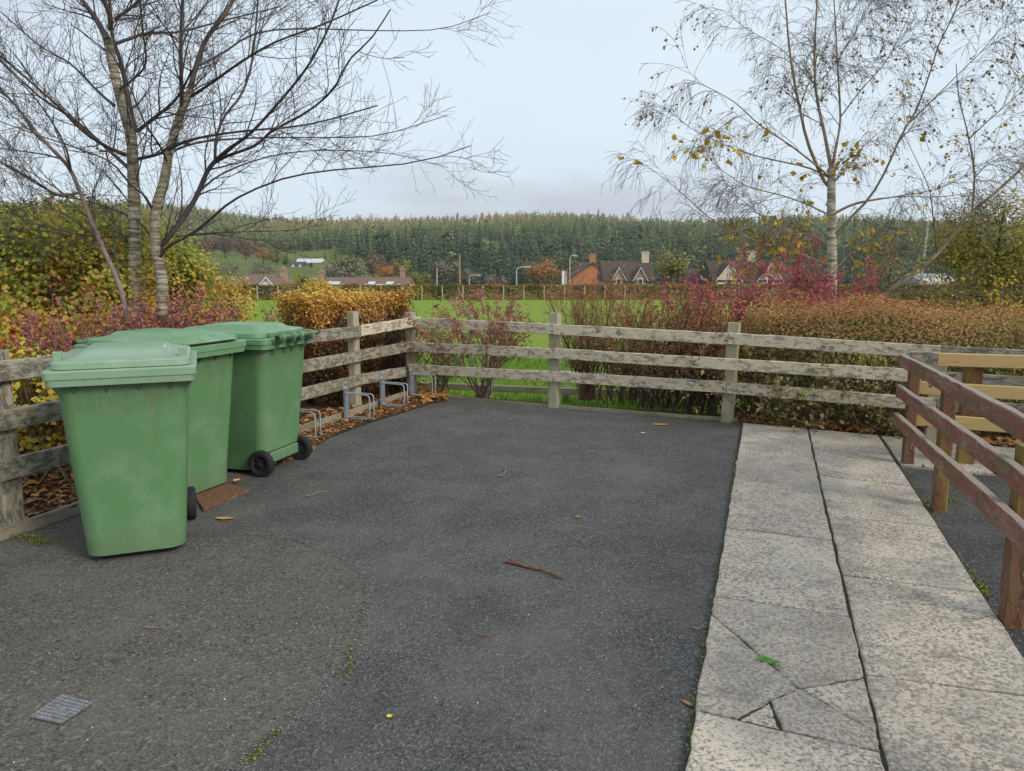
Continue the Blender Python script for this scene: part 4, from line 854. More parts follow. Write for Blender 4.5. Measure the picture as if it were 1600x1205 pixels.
tree('bare_tree', 'bare forked tree with wide limbs sweeping right, right of the left group', tuple(D(257, 530, TD - .25).to_2d().to_3d()), tr2, rr2 * .86, l2, q2 * .78, LV2, BARK_L, TWIG_L, TWIG_L, 82)
tr3, rr3 = skeleton([([(200, 500, 0), (187, 447, 0), (164, 395, 0), (141, 342, 0), (125, 300, 0), (108, 262, 0), (84, 236, 0), (55, 205, .1)], .042, .026)], TD - .6, 16)
l3, q3 = skeleton([([(58, 208, .1), (20, 160, .2), (-30, 110, .3)], .022, .012), ([(112, 270, 0), (100, 225, -.2), (60, 160, -.4), (0, 95, -.7)], .016, .007), ([(122, 302, 0), (90, 305, -.2), (50, 280, -.4), (0, 252, -.6), (-60, 220, -.8)], .018, .009),
                  ([(152, 390, 0), (115, 365, -.2), (60, 350, -.4), (5, 320, -.6)], .009, .004), ([(95, 248, 0), (60, 240, .2), (0, 232, .4), (-50, 225, .5)], .012, .006), ([(135, 330, 0), (150, 290, .2), (170, 240, .3), (175, 180, .4)], .010, .004)], TD - .6)
tree('bare_tree', 'thin bare tree leaning left beside the striped trunks', tuple(D(200, 500, TD - .6).to_2d().to_3d()), tr3, rr3 * .62, l3, q3 * .7, [dict(LV[0], n=7, sweep=(-.25, 0, 0)), dict(LV[1], n=6), dict(LV[2], n=3)], TWIG_P, TWIG_L, TWIG_L, 83)
# white birch
BD = 12.0
tb_, rb_ = skeleton([([(1302, 560, 0), (1300, 466, 0), (1300, 378, 0), (1299, 330, 0), (1299, 287, 0), (1299, 262, 0)], .092, .060)], BD, 16)
def Z7(pts): return [(980 + x / 2.51, y / 2.51, dy) for x, y, dy in pts]
lb_, qb_ = skeleton([
    (Z7([(798, 735, 0), (770, 705, 0), (708, 560, -.2), (676, 420, -.3), (650, 290, -.4), (632, 150, -.5), (620, 0, -.6), (600, -150, -.7)]), .045, .012),
    (Z7([(800, 660, 0), (775, 530, .1), (742, 370, .2), (735, 200, .3), (745, 0, .4), (750, -160, .5)]), .045, .014),
    (Z7([(802, 665, 0), (822, 560, .1), (836, 460, .2), (824, 240, .3), (815, 60, .4), (800, -120, .4)]), .035, .010),
    (Z7([(836, 460, .2), (920, 350, 0), (1000, 260, -.2), (1060, 160, -.4), (1115, 40, -.5)]), .016, .005), (Z7([(824, 240, .3), (880, 150, .3), (920, 80, .3), (975, -20, .3)]), .014, .006),
    (Z7([(742, 340, .2), (690, 280, .5), (600, 190, .8), (480, 120, 1.1), (370, 40, 1.3)]), .016, .004), (Z7([(740, 340, .2), (800, 270, .4), (860, 180, .6), (905, 60, .8), (930, -60, .9)]), .016, .005),
    (Z7([(680, 420, -.3), (705, 340, -.5), (740, 280, -.6), (790, 150, -.8), (830, 40, -.9), (870, -60, -1)]), .015, .005),
    (Z7([(790, 690, 0), (730, 640, -.3), (640, 570, -.7), (520, 490, -1.1), (420, 400, -1.4), (300, 335, -1.7), (245, 315, -1.8)]), .026, .004),
    (Z7([(790, 695, 0), (700, 655, .4), (560, 625, .8), (450, 595, 1.2), (330, 545, 1.5), (230, 490, 1.7), (150, 420, 1.8)]), .024, .004),
    (Z7([(790, 842, 0), (700, 800, -.4), (600, 765, -.8), (470, 730, -1.1), (350, 650, -1.4), (290, 570, -1.6)]), .022, .004),
    (Z7([(785, 960, 0), (680, 900, .4), (560, 870, .7), (470, 800, .9), (380, 740, 1.1)]), .02, .005),
    (Z7([(785, 1040, 0), (690, 1000, -.3), (560, 965, -.6), (430, 915, -.9), (330, 860, -1.2), (250, 790, -1.4), (170, 720, -1.6), (90, 660, -1.8)]), .028, .004),
    (Z7([(780, 1080, 0), (680, 1030, .3), (560, 980, .6), (480, 955, .8), (390, 900, 1), (300, 850, 1.1), (200, 780, 1.2)]), .02, .004),
    (Z7([(805, 945, 0), (850, 880, -.1), (930, 800, -.2), (990, 715, -.3), (1045, 600, -.4), (1075, 530, -.4), (1130, 440, -.5), (1180, 310, -.6), (1220, 180, -.7), (1270, 80, -.8), (1310, -20, -.9)]), .034, .011),
    (Z7([(812, 835, 0), (900, 795, .2), (1060, 772, .5), (1250, 770, .8), (1420, 735, 1), (1556, 640, 1.2)]), .02, .005), (Z7([(812, 840, 0), (900, 800, -.5), (1060, 770, -.9), (1200, 745, -1.2), (1330, 690, -1.5), (1480, 620, -1.8)]), .018, .004),
    (Z7([(1110, 480, -.5), (1200, 390, -.8), (1300, 290, -1.1), (1400, 190, -1.3), (1500, 60, -1.5)]), .014, .005), (Z7([(812, 715, 0), (870, 650, .4), (940, 560, .8), (1010, 500, 1.1), (1100, 380, 1.4)]), .018, .005),
    (Z7([(780, 1100, 0), (860, 1010, .6), (930, 960, .9), (1030, 880, 1.2)]), .014, .004), (Z7([(760, 1080, 0), (700, 960, -.8), (640, 900, -1.1), (560, 850, -1.4)]), .012, .004)], BD)
BL_ = [dict(n=9, length=(.4, 1.1), ang=(.3, .9), t0=.15, M=7, up=.12, wig=.09, r0=.5, r1=.3, sides=3, rmin=.003, rmax=.008),
       dict(n=7, length=(.35, .95), ang=(.3, .9), t0=.15, M=6, up=-.75, wig=.10, r0=.55, r1=.4, sides=3, rmin=.0027),
       dict(n=4, length=(.2, .5), ang=(.2, .8), t0=.2, M=5, up=-.9, wig=.08, r0=.7, r1=.6, sides=3, rmin=.0024)]
hi_ = lambda C: (C[:, 2] > 4.0) & (wob(C, 1.1, 5) > -.1); low_ = lambda C: (C[:, 2] < 3.4) & (wob(C, 1.3, 6) > .05); any_ = lambda C: wob(C, 1.2, 7) > .0
tree('white_birch', 'white trunked birch with drooping twigs and last yellow leaves on the right', tuple(D(1302, 560, BD).to_2d().to_3d()), tb_, rb_ * .9, lb_, qb_ * .68, BL_, BARK_W, LIMB_B, TWIG_R, 84,
     [('dry_leaves', 1800, .050, L_BROWN, 2, hi_, 0, 1), ('yellow_leaves', 1100, .085, L_BIRCH, 1, low_, .3, .9), ('small_leaves', 900, .045, L_BROWN, 2, any_, .2, 1)])
# leaning second tree on the right
ND = 10.8
tn, rn_ = skeleton([(Z7([(960, 1240, 0), (1000, 1165, 0), (1100, 1092, 0), (1200, 1012, 0), (1272, 930, 0), (1345, 838, 0), (1450, 750, 0), (1570, 640, 0), (1700, 520, 0)]), .052, .018)], ND, 16)
ln, qn_ = skeleton([(Z7([(1352, 832, 0), (1362, 700, .1), (1352, 610, .1), (1330, 500, .2), (1300, 380, .2), (1290, 250, .3)]), .02, .006), (Z7([(1215, 1000, 0), (1200, 860, -.2), (1185, 745, -.3), (1140, 640, -.4), (1080, 520, -.5)]), .012, .004), (Z7([(1340, 545, .15), (1420, 470, 0), (1500, 400, -.2), (1580, 330, -.3)]), .012, .004),
                   (Z7([(1360, 700, .1), (1420, 640, .2), (1500, 615, .3), (1600, 620, .3)]), .010, .003), (Z7([(930, 1130, 0), (1000, 1060, .3), (1040, 960, .6), (1090, 870, .9)]), .012, .004), (Z7([(960, 1140, 0), (1080, 1140, -.3), (1250, 1120, -.5), (1400, 1130, -.6)]), .010, .004)], ND)
tree('leaning_tree', 'tan stemmed young tree leaning far to the right behind the hedge', tuple(D(1365, 500, ND).to_2d().to_3d()), tn, rn_ * .78, ln, qn_ * .8, [dict(BL_[0], n=6, length=(.4, 1.1), up=.3), dict(BL_[1], n=5, length=(.25, .6), up=-.4), dict(BL_[2], n=2)], LIMB_R, TWIG_R, TWIG_R, 85,
     [('yellow_leaves', 160, .06, L_BIRCH, 1, None, .2, 1), ('dry_leaves', 380, .045, L_BROWN, 2, None, 0, 1)])
def round_tree(name, label, px, ytop, ybase, wpx, y_, mat, seed, n=1500, dens=1., bare=False, tb=(0, 1), stem=STEM, group=None, size=None, bz=None, cat='tree', conic=0):
    """a whole tree at distance y_: trunk, limbs and a crown of leaf clumps"""
    rng = np.random.default_rng(seed); top = D(px, ytop, y_); bz = D(px, ybase, y_).z if bz is None else bz; H = top.z - bz; Wd = wpx / FPX * y_ * .5
    b0 = np.array([top.x, y_, bz]); t = thing(name, label, cat, tuple(b0), group=group)
    tp = resample([b0, b0 + [rng.normal(0, .02) * H, 0, H * .35], b0 + [rng.normal(0, .04) * H, 0, H * .85]], 8)[None]; trd = np.linspace(.03, .008, 8)[None] * H
    A1, a1 = grow(tp, trd, 16, (Wd * .6, Wd * 1.2), (.5, 1.2), rng, .25, 1, 6, .3, .10, .5, .3, lenfall=.4); A2, a2 = grow(A1, a1, 6, (Wd * .25, Wd * .6), (.4, 1.), rng, .3, 1, 5, .2, .12, .5, .4)
    b = Bag(); b.add(*tubes(tp, trd, 7)); b.build('trunk', stem, t, True)
    b = Bag(); b.add(*tubes(A1, a1, 4)); b.add(*tubes(A2, a2, 3))
    if bare: A3, a3 = grow(A2, a2, 6, (Wd * .12, Wd * .35), (.3, .9), rng, .2, 1, 4, .2, .1, .6, .5); b.add(*tubes(A3, a3, 3))
    b.build('branches', stem, t, True, kind='stuff')
    c = b0 + [0, 0, H * .60]; rad = np.array([Wd, Wd, H * .42]); k = 34
    d = nrm(rng.normal(size=(k, 3))) * (rng.uniform(.2, 1, (k, 1)) ** .5); cc = c + d * rad * .85
    if conic: cc = b0 + np.column_stack([d[:, 0] * Wd * .8, d[:, 1] * Wd * .8, np.zeros(k)]) * (1 - np.linspace(.0, .95, k))[:, None] + np.array([0, 0, 1]) * (np.linspace(.08, .97, k) * H)[:, None]
    n = int(n * dens); i = rng.integers(0, k, n); P = cc[i] + rng.normal(size=(n, 3)) * rad.mean() * .17 * (np.where(conic, .6, 1.)); V, F = leaves(P, size or max(.05, rad.mean() * .12), rng, .75, face=nrm((P - c) / rad + np.array([0, 0, .5])))
    b = Bag(); b.add(V, F, np.clip(rng.normal(.45, .18, n) + (P[:, 2] - c[2]) / rad[2] * .1 + rng.normal(0, .12, k)[i], *tb)); b.build('crown', mat, t, kind='stuff'); return t
round_tree('olive_tree', 'leafy tree with olive and gold leaves at the right edge', 1565, 292, 480, 190, 21, L_OLIVE, 91, 12000, .8, True, tb=(.15, 1), size=.085, bz=-.45, stem=TWIG_R)

# ================================================================== FAR THINGS
ROOFB = plain('brown_roof_tiles', (.085, .062, .052), .85, .35, 3); ROOFR = plain('reddish_roof_tiles', (.19, .12, .095), .85, .3, 3); ROOFG = plain('grey_slates', (.075, .072, .076), .8, .3, 2.5); ROOFL = plain('pale_grey_roof', (.33, .34, .36), .7, .15, 2)
def mk_brick():
    m = Mt('red_brick', .9, .1); m.col(m.mix(m.noise(9, 3), m.ramp(m.noise(1.2, 5), [(.35, (.40, .13, .06)), (.65, (.56, .21, .10))]), (.50, .24, .14))); return m.m
CHIM = plain('pale_brick_chimney', (.36, .24, .18), .9, .2, 3); BRICK = mk_brick(); STONE = plain('buff_stone', (.33, .27, .19), .9, .3, 2); WHITE = plain('white_paint', (.78, .77, .74), .6, .05); CREAM = plain('cream_render', (.60, .52, .38), .8, .12, 2)
GLASS = Mt('window_glass', .1, .6).col((.05, .06, .07)).m; LGLASS = Mt('skylight_glass', .1, .6).col((.5, .55, .6)).m
def house(name, label, px0, px1, y_, yridge, yeave, z0, wall, roof, yaw=0, depth=8, gable_front=False, hip=0., chims=(), wins=(), gables=(), sky_=()):
    """a house whose front spans px0..px1 at distance y_"""
    a, b = D(px0, 430, y_), D(px1, 430, y_); w = b.x - a.x; zr, ze = D(800, yridge, y_).z, D(800, yeave, y_).z
    t = thing(name, label, 'house', (a.x + w / 2, y_, z0), yaw); t['_world'] = 0; H, E = zr - z0, ze - z0; hw, dp_ = w / 2, depth
    V, F = box(-hw, hw, 0, dp_, 0, E); part('wall', (V, F), wall, t)
    ov = .3
    if gable_front:
        part('gable_wall', ([(-hw, 0, E), (hw, 0, E), (0, 0, H - .1), (-hw, dp_, E), (hw, dp_, E), (0, dp_, H - .1)], [[0, 1, 2], [5, 4, 3], [0, 2, 5, 3], [1, 4, 5, 2]]), wall, t)
        rf = part('roof', ([(-hw - ov, -ov, E - .2), (0, -ov, H), (0, dp_ + ov, H), (-hw - ov, dp_ + ov, E - .2), (hw + ov, -ov, E - .2), (hw + ov, dp_ + ov, E - .2), (-hw - ov, -ov, E - .45), (0, -ov, H - .25), (hw + ov, -ov, E - .45)], [[0, 1, 2, 3][::-1], [1, 4, 5, 2][::-1], [0, 6, 7, 1], [1, 7, 8, 4]]), roof, t)
    else:
        hp = hip * w
        if not hip: part('gable_wall', ([(-hw, 0, E), (-hw, dp_, E), (-hw, dp_ / 2, H - .1), (hw, 0, E), (hw, dp_, E), (hw, dp_ / 2, H - .1)], [[0, 2, 1], [3, 4, 5], [0, 3, 5, 2], [1, 2, 5, 4]]), wall, t)
        rf = part('roof', ([(-hw - ov, -ov, E - .15), (hw + ov, -ov, E - .15), (hw + ov - hp, dp_ / 2, H), (-hw - ov + hp, dp_ / 2, H), (-hw - ov, dp_ + ov, E - .15), (hw + ov, dp_ + ov, E - .15), (-hw - ov, -ov, E - .38), (hw + ov, -ov, E - .38)], [[0, 1, 2, 3], [4, 3, 2, 5], [0, 3, 4], [1, 5, 2], [6, 7, 1, 0]]), roof, t)
    for (cx, cy, cw, ch, mt) in chims:
        q = part('chimney', merge(box(cx - cw / 2, cx + cw / 2, cy - cw / 2, cy + cw / 2, H - 1.6, H + ch), box(cx - cw / 2 - .08, cx + cw / 2 + .08, cy - cw / 2 - .08, cy + cw / 2 + .08, H + ch, H + ch + .18)), mt, rf)
        for s in (-.22, .22): part('chimney_pot', rod((cx + s * cw, cy, H + ch + .18), (cx + s * cw, cy, H + ch + .45), .10, 8), CHIM, q)
    for (gx, gw, gz0, gz1, mt) in gables:   # gabled half-dormers on the front
        g_ = part('dormer', ([(gx - gw, -.25, gz0 - 2.2), (gx + gw, -.25, gz0 - 2.2), (gx + gw, -.25, gz0), (gx, -.25, gz1), (gx - gw, -.25, gz0), (gx - gw, 3, gz0), (gx, 3.6, gz1), (gx + gw, 3, gz0)], [[0, 1, 2, 3, 4], [4, 3, 6, 5], [3, 2, 7, 6], [0, 4, 5], [1, 7, 2]]), mt, t)
        part('dormer_roof', merge(([(gx - gw - .25, -.45, gz0 - .25), (gx, -.45, gz1 + .18), (gx, 3.8, gz1 + .18), (gx - gw - .25, 3.4, gz0 - .25)], [[3, 2, 1, 0]]), ([(gx + gw + .25, -.45, gz0 - .25), (gx, -.45, gz1 + .18), (gx, 3.8, gz1 + .18), (gx + gw + .25, 3.4, gz0 - .25)], [[0, 1, 2, 3]])), roof, g_)
        for s in (-1, 1): part('barge_board', ([(gx + s * (gw + .27), -.48, gz0 - .37), (gx + s * (gw + .27), -.48, gz0 - .22), (gx, -.48, gz1 + .22), (gx, -.48, gz1 + .07)], [[0, 1, 2, 3]] if s < 0 else [[3, 2, 1, 0]]), WHITE, g_)
        wn_ = part('window', box(gx - .38, gx + .38, -.31, -.252, gz0 - 1.2, gz0 + .1), WHITE, g_); part('pane', box(gx - .30, gx + .30, -.32, -.312, gz0 - 1.1, gz0), GLASS, wn_)
    for (wx, wz, ww, wh) in wins:
        wn_ = part('window', box(wx - ww / 2, wx + ww / 2, -.06, .002, wz, wz + wh), WHITE, t); 
        for s in (-1, 1): part('pane', box(wx + s * ww * .24 - ww * .19, wx + s * ww * .24 + ww * .19, -.07, -.062, wz + .1, wz + wh - .1), GLASS, wn_)
    for (sx_, f_, ww) in sky_:
        z_ = E + (H - E) * f_; y0 = dp_ / 2 * f_; part('skylight', ([(sx_ - ww, y0 - .09, z_ + .08), (sx_ + ww, y0 - .09, z_ + .08), (sx_ + ww, y0 + dp_ * .14 - .09, z_ + (H - E) * .28 + .08), (sx_ - ww, y0 + dp_ * .14 - .09, z_ + (H - E) * .28 + .08)], [[0, 1, 2, 3]]), LGLASS, rf)
    return t
h1 = house('brick_house', 'red brick gabled house with a chimney above the hedge', 884, 968, 128, 409, 438, -5.5, BRICK, ROOFG, 0, 12, True, chims=((.0, .8, 1.0, 1.0, BRICK),))
house('stone_house', 'stone house with slate roof and two gabled half dormers', 946, 1022, 112, 407, 437, -5.0, STONE, ROOFB, 0, 9, False, chims=((2.9, 4.5, 1.0, 1.1, CREAM),), gables=((-1.6, .85, 4.9, 6.4, STONE), (1.5, .85, 4.9, 6.4, STONE)))
house('dark_roof_house', 'house with dark brown roof and two white edged gables behind the magenta shrubs', 1118, 1236, 100, 406, 436, -4.6, STONE, ROOFB, 0, 9, False, gables=((-3.2, 1.5, 4.6, 6.5, CREAM), (2.1, 1.5, 4.6, 6.5, CREAM)), chims=((1.0, 4.5, .9, 1.0, CREAM),))
house('low_outbuilding', 'low dark roofed building with one skylight beside the gabled house', 1080, 1117, 104, 421, 446, -4.8, STONE, ROOFB, 0, 7, sky_=((.4, .3, .35),))['category'] = 'outbuilding'
house('bungalow', 'bungalow with red brown hipped roof and white gable at left', 345, 432, 80, 430, 449, -3.9, CREAM, ROOFR, 0, 9, False, hip=.22, gables=((1.9, 1.0, 3.35, 4.3, WHITE),), chims=((2.3, 4.5, .6, .45, CHIM),))
house('long_roof_house', 'long low building with pinkish tiled roof and skylights', 486, 632, 84, 434, 450, -4.0, CREAM, ROOFR, 0, 8, False, chims=((-4.9, 4, .6, .5, CHIM), (4.3, 4, .5, .8, CHIM)), sky_=((-3.0, .25, .7), (1.2, .25, .4), (3.2, .25, .4)))
house('farmhouse', 'small white farmhouse with grey gables across the valley', 452, 476, 430, 409, 417, -1.5, WHITE, ROOFG, 0, 8, False, gables=((-1.8, 1.2, 3.2, 5.2, WHITE), (2.0, 1.2, 3.2, 5.2, WHITE)), wins=((0, .8, .9, 1.2),))
bn = house('barn', 'long pale roofed barn behind the white farmhouse', 463, 503, 452, 404, 411.5, -.5, CREAM, plain('pale_barn_roof', (.55, .57, .55), .5, .1), 0, 10)
bn['category'] = 'barn'
house('blue_hut', 'tiny blue roofed house among the conifers on the hill', 756, 770, 640, 395, 402, 12.5, WHITE, plain('blue_roof', (.10, .26, .50), .6, .1), 0, 7)
house('grey_shed', 'pale grey roofed shed seen through the right birch twigs', 1452, 1502, 62, 428, 440, -2.8, CREAM, ROOFL, 0, 6)['category'] = 'shed'
house('cream_house', 'cream gable of a house beside the grey shed', 1500, 1526, 64, 431, 442, -2.8, CREAM, ROOFL, 0, 7, True)
def pole(name, label, px, y_, ytop, z0, r, mat, lamp=0, side=1, lean=0, cat='lamp post'):
    p = D(px, ytop, y_); t = thing(name, label, cat, (p.x, y_, z0)); H = p.z - z0; t['_world'] = 0
    V, F = tubes(np.array([[(0, 0, 0), (lean * H * .5, 0, H * .5), (lean * H, 0, H)]], float), np.array([[r, r * .85, r * .7]]), 10); part('column', (V.tolist(), F.tolist()), mat, t, True)
    if lamp:
        pts = [(0, 0, H - .05), (side * .15, 0, H + .25), (side * lamp * .6, 0, H + .35), (side * lamp, 0, H + .36)]; V, F = tubes(resample(pts, 8)[None], np.full((1, 8), r * .6), 8); part('arm', (V.tolist(), F.tolist()), mat, t, True)
        part('lantern', loft([(H + .26, .32, .12, .08, 0), (H + .34, .36, .15, .1, 0), (H + .44, .22, .10, .08, 0)], 24), mat, t, True).location.x = side * (lamp + .25)
    return t
PST = plain('grey_painted_steel', (.42, .43, .42), .5, .1); WPO = plain('timber_pole_wood', (.40, .22, .12), .8, .2)
pole('street_lamp', 'grey street lamp with curved arm over the middle of the far hedge', 807, 78, 423, -3.5, .09, PST, .9)
pole('street_lamp', 'small grey street lamp just above the hedge left of the larger one', 733, 110, 434, -5, .09, PST, 1.1)
pole('street_lamp', 'tall grey lamp post in front of the brick house', 890.5, 96, 404, -4.3, .10, PST, .3, 1)
pole('telegraph_pole', 'orange brown timber telegraph pole above the far hedge', 718, 120, 397, -5.2, .17, WPO, cat='pole')
pole('grey_pole', 'slim pale pole left of the telegraph pole', 682.5, 100, 419, -4.5, .1, PST, cat='pole')
pole('tall_pole', 'tall slightly leaning grey pole behind the birch twigs', 1444, 60, 347, -2.6, .11, PST, lean=.04, cat='pole')
sg = thing('sign_board', 'white board on posts left of the brick house', 'sign', (D(880, 440, 100).x, 100, -4.5)); sg['_world'] = 0
part('board', box(-.16, .16, -.03, .03, 3.9, 5.6), WHITE, sg); part('post', box(.3, .4, -.05, .05, 0, 5.6), WHITE, sg); part('post', box(-.05, .05, .035, .1, 0, 5.5), PST, sg)
# countable trees at the foot of the hill
C_BR = leafmat('russet_far_leaf', [(0, (.07, .045, .035)), (.5, (.15, .095, .065)), (1, (.24, .14, .08))], .1, gain=1.5); C_OR = leafmat('orange_far_leaf', [(0, (.13, .07, .03)), (.5, (.27, .13, .045)), (1, (.40, .20, .06))], .1, gain=1.4)
C_GR = leafmat('grey_far_twigs', [(0, (.07, .065, .05)), (.5, (.13, .115, .085)), (1, (.21, .18, .12))], .1, gain=1.5); C_OL = leafmat('olive_far_leaf', [(0, (.07, .075, .02)), (.5, (.17, .16, .045)), (1, (.30, .24, .07))], .1, gain=1.4)
C_YE = leafmat('yellow_far_leaf', [(0, (.16, .17, .02)), (.5, (.38, .36, .03)), (1, (.60, .55, .06))], .1); C_DG = leafmat('dark_green_far_leaf', [(0, (.015, .03, .015)), (.5, (.035, .06, .025)), (1, (.07, .10, .035))], .1, gain=1.5)
for i, (px, yt, yb, w, y_, mat, con, lb) in enumerate((
    (322, 370, 405, 34, 400, C_BR, 0, 'brown bare crowned tree at the left end of the hillside trees'), (350, 366, 404, 32, 405, C_BR, 0, 'tall brown rounded tree left of the broad purple brown one'), (382, 371, 408, 44, 400, C_BR, 0, 'broad purple brown rounded tree on the left hillside'),
    (411, 386, 413, 30, 380, C_OR, 0, 'rust orange tree right of the broad brown tree'), (432, 388, 416, 34, 370, C_OL, 0, 'olive green tree left of the white farmhouse'), (447, 370, 402, 26, 470, C_GR, 0, 'pale grey brown tree on the slope above the farm'), (446, 398, 420, 14, 400, C_DG, 0, 'dark round evergreen touching the white farmhouse'),
    (486, 410, 421, 9, 410, C_DG, 0, 'small dark bush in front of the pale barn'), (508, 390, 406, 9, 470, C_YE, 1, 'leftmost of three yellow green columnar conifers beyond the barn'), (516.5, 390, 406, 7, 470, C_YE, 1, 'middle of three yellow green columnar conifers beyond the barn'), (524, 391, 407, 10, 470, C_OL, 1, 'rightmost of three yellow green columnar conifers beyond the barn'),
    (465, 424, 450, 15, 130, C_YE, 0, 'bright yellow bush between the two left rooftops'), (476, 431, 450, 18, 125, C_DG, 0, 'dark green bush beside the bright yellow one'), (540, 405, 450, 84, 200, C_GR, 0, 'wide grey bare tree behind the long roofed building'), (584, 394, 440, 40, 330, C_BR, 0, 'grey brown tree left of the orange tree at the foot of the wood'),
    (606, 409, 445, 40, 250, C_OR, 0, 'orange leaved tree at the foot of the dark wood'), (627, 401, 445, 34, 260, C_OL, 0, 'tall olive tree right of the orange one'), (690, 404, 448, 52, 230, C_GR, 0, 'thin grey brown tree around the slim pale pole'), (728, 420, 448, 36, 240, C_GR, 0, 'low grey brown tree right of the telegraph pole'),
    (846, 403, 448, 62, 250, C_OR, 0, 'broad russet orange tree left of the tall lamp post'), (880, 417, 448, 22, 200, C_OR, 0, 'small orange brown tree behind the white board'), (905, 408, 440, 26, 260, C_OR, 0, 'russet tree top behind the brick house roof'), (1050, 392, 446, 70, 90, C_OL, 0, 'olive yellow rounded tree right of the stone house'),
    (655, 425, 448, 44, 210, C_OL, 0, 'low olive thicket behind the far hedge left of the poles'), (775, 432, 448, 50, 190, C_GR, 0, 'low grey green thicket between the two small street lamps'), (1400, 335, 470, 120, 40, C_OL, 0, 'thin olive tree behind the leaning tree'))):
    big = y_ < 60
    round_tree('far_tree', lb, px, yt, yb, w, y_, mat, 300 + i, 1400 if not big else 1100, 1, mat is C_GR or mat is C_BR or big, group=None, conic=con, size=(.10 if big else None), stem=STEM if not big else TWIG_R, bz=(-1.5 if big else None))
for i, (px, yb, w) in enumerate(((350, 428, 60), (410, 428, 50), (320, 425, 60))):
    round_tree('hedgerow', ('grey scrub on the slope above the bungalow ridge', 'grey green scrub right of the bungalow ridge', 'grey scrub at the left foot of the meadow')[i], px, yb - 14, yb + 4, w, 300 - i * 20, C_GR, 340 + i, 600, cat='bush')
# conifer wood on the hill
def conifer(rng, layers=8, k=6, pine=False):
    V, F = [], []
    zs_ = np.linspace(.12 if not pine else .5, .93, layers)
    for i, z in enumerate(zs_):
        r = (.30 * (1 - z) ** .62 + .01) if not pine else .13 * math.sin(math.pi * min(1, (z - .42) / .62)) + .02
        for j in range(k):
            a = 2 * math.pi * (j + .5 * (i % 2)) / k + rng.normal(0, .15); rr_ = r * rng.uniform(.75, 1.2); d = .5; n0 = len(V)
            V += [(0, 0, z + .09), (rr_ * .62 * math.cos(a - d), rr_ * .62 * math.sin(a - d), z), (rr_ * math.cos(a), rr_ * math.sin(a), z - .035), (rr_ * .62 * math.cos(a + d), rr_ * .62 * math.sin(a + d), z)]
            F.append([n0, n0 + 1, n0 + 2, n0 + 3])
    w = .008
    for a in range(3):
        c0, s0, c1, s1 = math.cos(a * 2.1), math.sin(a * 2.1), math.cos(a * 2.1 + 2.1), math.sin(a * 2.1 + 2.1); n0 = len(V)
        V += [(w * c0, w * s0, -.05), (w * c1, w * s1, -.05), (w * c1 * .5, w * s1 * .5, .95), (w * c0 * .5, w * s0 * .5, .95)]; F.append([n0, n0 + 1, n0 + 2, n0 + 3])
    return np.array(V), np.array(F)
rng = np.random.default_rng(77)
def blob(rng, k=46):
    C = nrm(rng.normal(size=(k, 3))) * np.array([.26, .26, .36]) * rng.uniform(.7, 1, (k, 1)) + np.array([0, 0, .6]); return leaves(C, .17, rng, .9, face=nrm(C - np.array([0, 0, .5])))
protos = [conifer(rng, 6, 5), conifer(rng, 5, 5), blob(rng, 36), conifer(rng, 5, 5, True), conifer(rng, 5, 5)]
N = 18000; az = rng.uniform(-.66, .66, N); ry = 280 + 880 * rng.uniform(0, 1, N) ** .85
fx, fy = ry * np.tan(az), ry; u_ = fx / fy
lim = np.interp(u_, [-.9, -.45, -.38, -.30, -.24, -.19, -.1, .1, .8], [620, 600, 570, 520, 520, 470, 330, 290, 290])       # where the wood begins
keep = fy > lim + 25 * np.sin(fx * .03); keep &= ~((np.abs(fx - D(763, 400, 640).x * fy / 640) < 8) & (fy > 470) & (fy < 652)); fx, fy = fx[keep], fy[keep]; n = len(fx); fz = hz(fx, fy)
sh = rng.uniform(6, 12.5, n) * np.where(rng.uniform(0, 1, n) < .12, 1.35, 1) * (1 + .12 * wob(np.column_stack([fx, fy, fx * 0]), .012, 3)); pk = rng.choice(5, n, p=[.40, .32, .06, 0, .22]); pk = np.where((fy > 850) & (rng.uniform(0, 1, n) < .5), 3, pk); B = Bag()
tone = np.clip(0.20 + .52 * np.clip((fy - 520) / 480, 0, 1) + .20 * wob(np.column_stack([fx, fy * .6, fx * 0]), .009, 9) + rng.normal(0, .2, n) + .12 * (pk == 2) + .05 * (pk == 4), 0, 1)  # tones lighten up the slope: the sunlit ridge is painted into the trees
tone = np.where((wob(np.column_stack([fx, fy, fx * 0]), .016, 21) > 1.15) & (rng.uniform(0, 1, n) < .6), rng.uniform(.9, 1, n), tone)
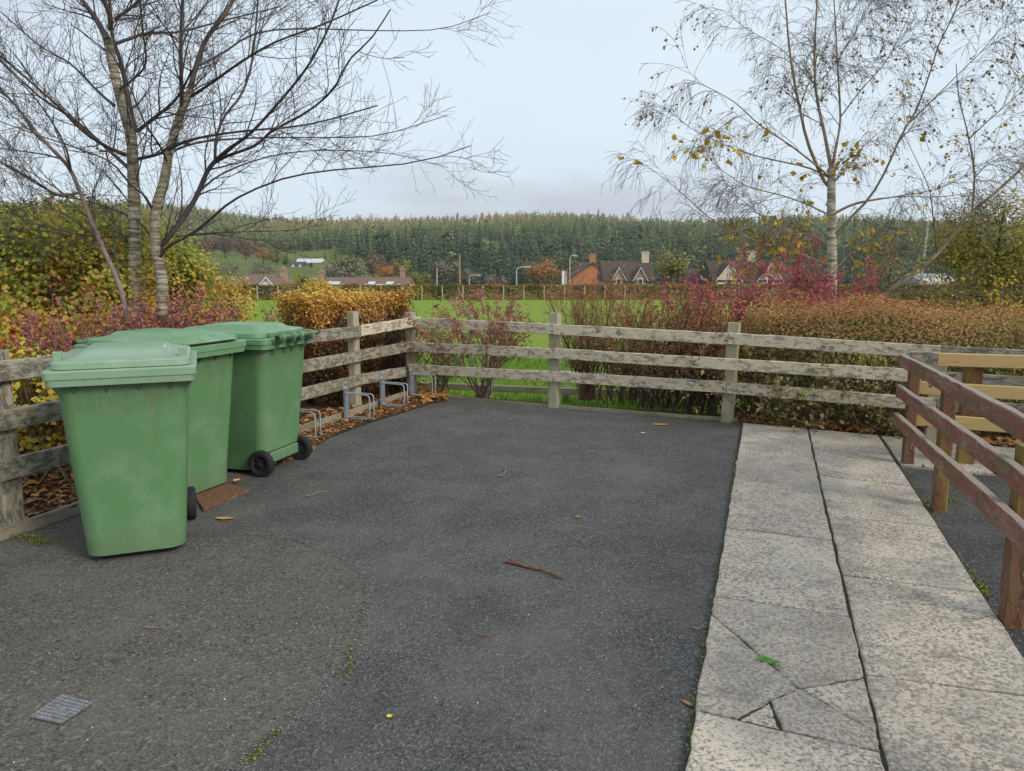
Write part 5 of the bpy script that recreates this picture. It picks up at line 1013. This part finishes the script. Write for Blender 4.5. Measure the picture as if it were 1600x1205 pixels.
for k in range(5):
    s_ = np.where(pk == k)[0]; V0, F0 = protos[k]; a = rng.uniform(0, 6.28, len(s_)); c_, sn = np.cos(a), np.sin(a); h = sh[s_]; wd_ = h * rng.uniform(.9, 1.35, len(s_))
    Vx = (V0[None, :, 0] * c_[:, None] - V0[None, :, 1] * sn[:, None]) * wd_[:, None] + fx[s_][:, None]; Vy = (V0[None, :, 0] * sn[:, None] + V0[None, :, 1] * c_[:, None]) * wd_[:, None] + fy[s_][:, None]; Vz = V0[None, :, 2] * h[:, None] + fz[s_][:, None]
    V = np.stack([Vx, Vy, Vz], -1).reshape(-1, 3); F = (F0[None] + (np.arange(len(s_)) * len(V0))[:, None, None]).reshape(-1, 4)
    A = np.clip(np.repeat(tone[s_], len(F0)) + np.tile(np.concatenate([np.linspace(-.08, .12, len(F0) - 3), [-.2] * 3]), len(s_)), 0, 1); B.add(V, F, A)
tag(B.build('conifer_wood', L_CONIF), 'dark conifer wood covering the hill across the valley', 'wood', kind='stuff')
# small dark bird on the green
bd = thing('bird', 'small black bird standing on the far green', 'bird', tuple(G(681, 483, -.47))); bd['_world'] = 0
prof = np.array([[(-.16, 0, .10), (-.10, 0, .12), (0, 0, .15), (.08, 0, .17), (.12, 0, .21), (.15, 0, .22), (.20, 0, .21)]]); V, F = tubes(prof, np.array([[.012, .035, .065, .055, .035, .03, .004]]), 8); BK = plain('black_feather', (.015, .015, .017), .5)
part('body', (V.tolist(), F.tolist()), BK, bd, True); part('leg', rod((0, .025, 0), (0, .025, .12), .006, 5), BK, bd); part('leg', rod((0, -.025, 0), (0, -.025, .12), .006, 5), BK, bd)
for o in S.objects:
    if '_world' in o: del o['_world']
# thin autumn haze
Vh, Fh = box(-2700, 2700, -60, 2700, -14, 110); mh = bpy.data.materials.new('haze_air'); mh.use_nodes = True; th = mh.node_tree; th.nodes.clear()
oh = th.nodes.new('ShaderNodeOutputMaterial'); pv = th.nodes.new('ShaderNodeVolumePrincipled'); pv.inputs['Color'].default_value = (.85, .90, .97, 1); pv.inputs['Density'].default_value = .00013; pv.inputs['Anisotropy'].default_value = .2
th.links.new(pv.outputs[0], oh.inputs['Volume']); tag(mesh('haze', Vh, Fh, mh), 'thin pale haze in the valley air', 'haze', kind='stuff')
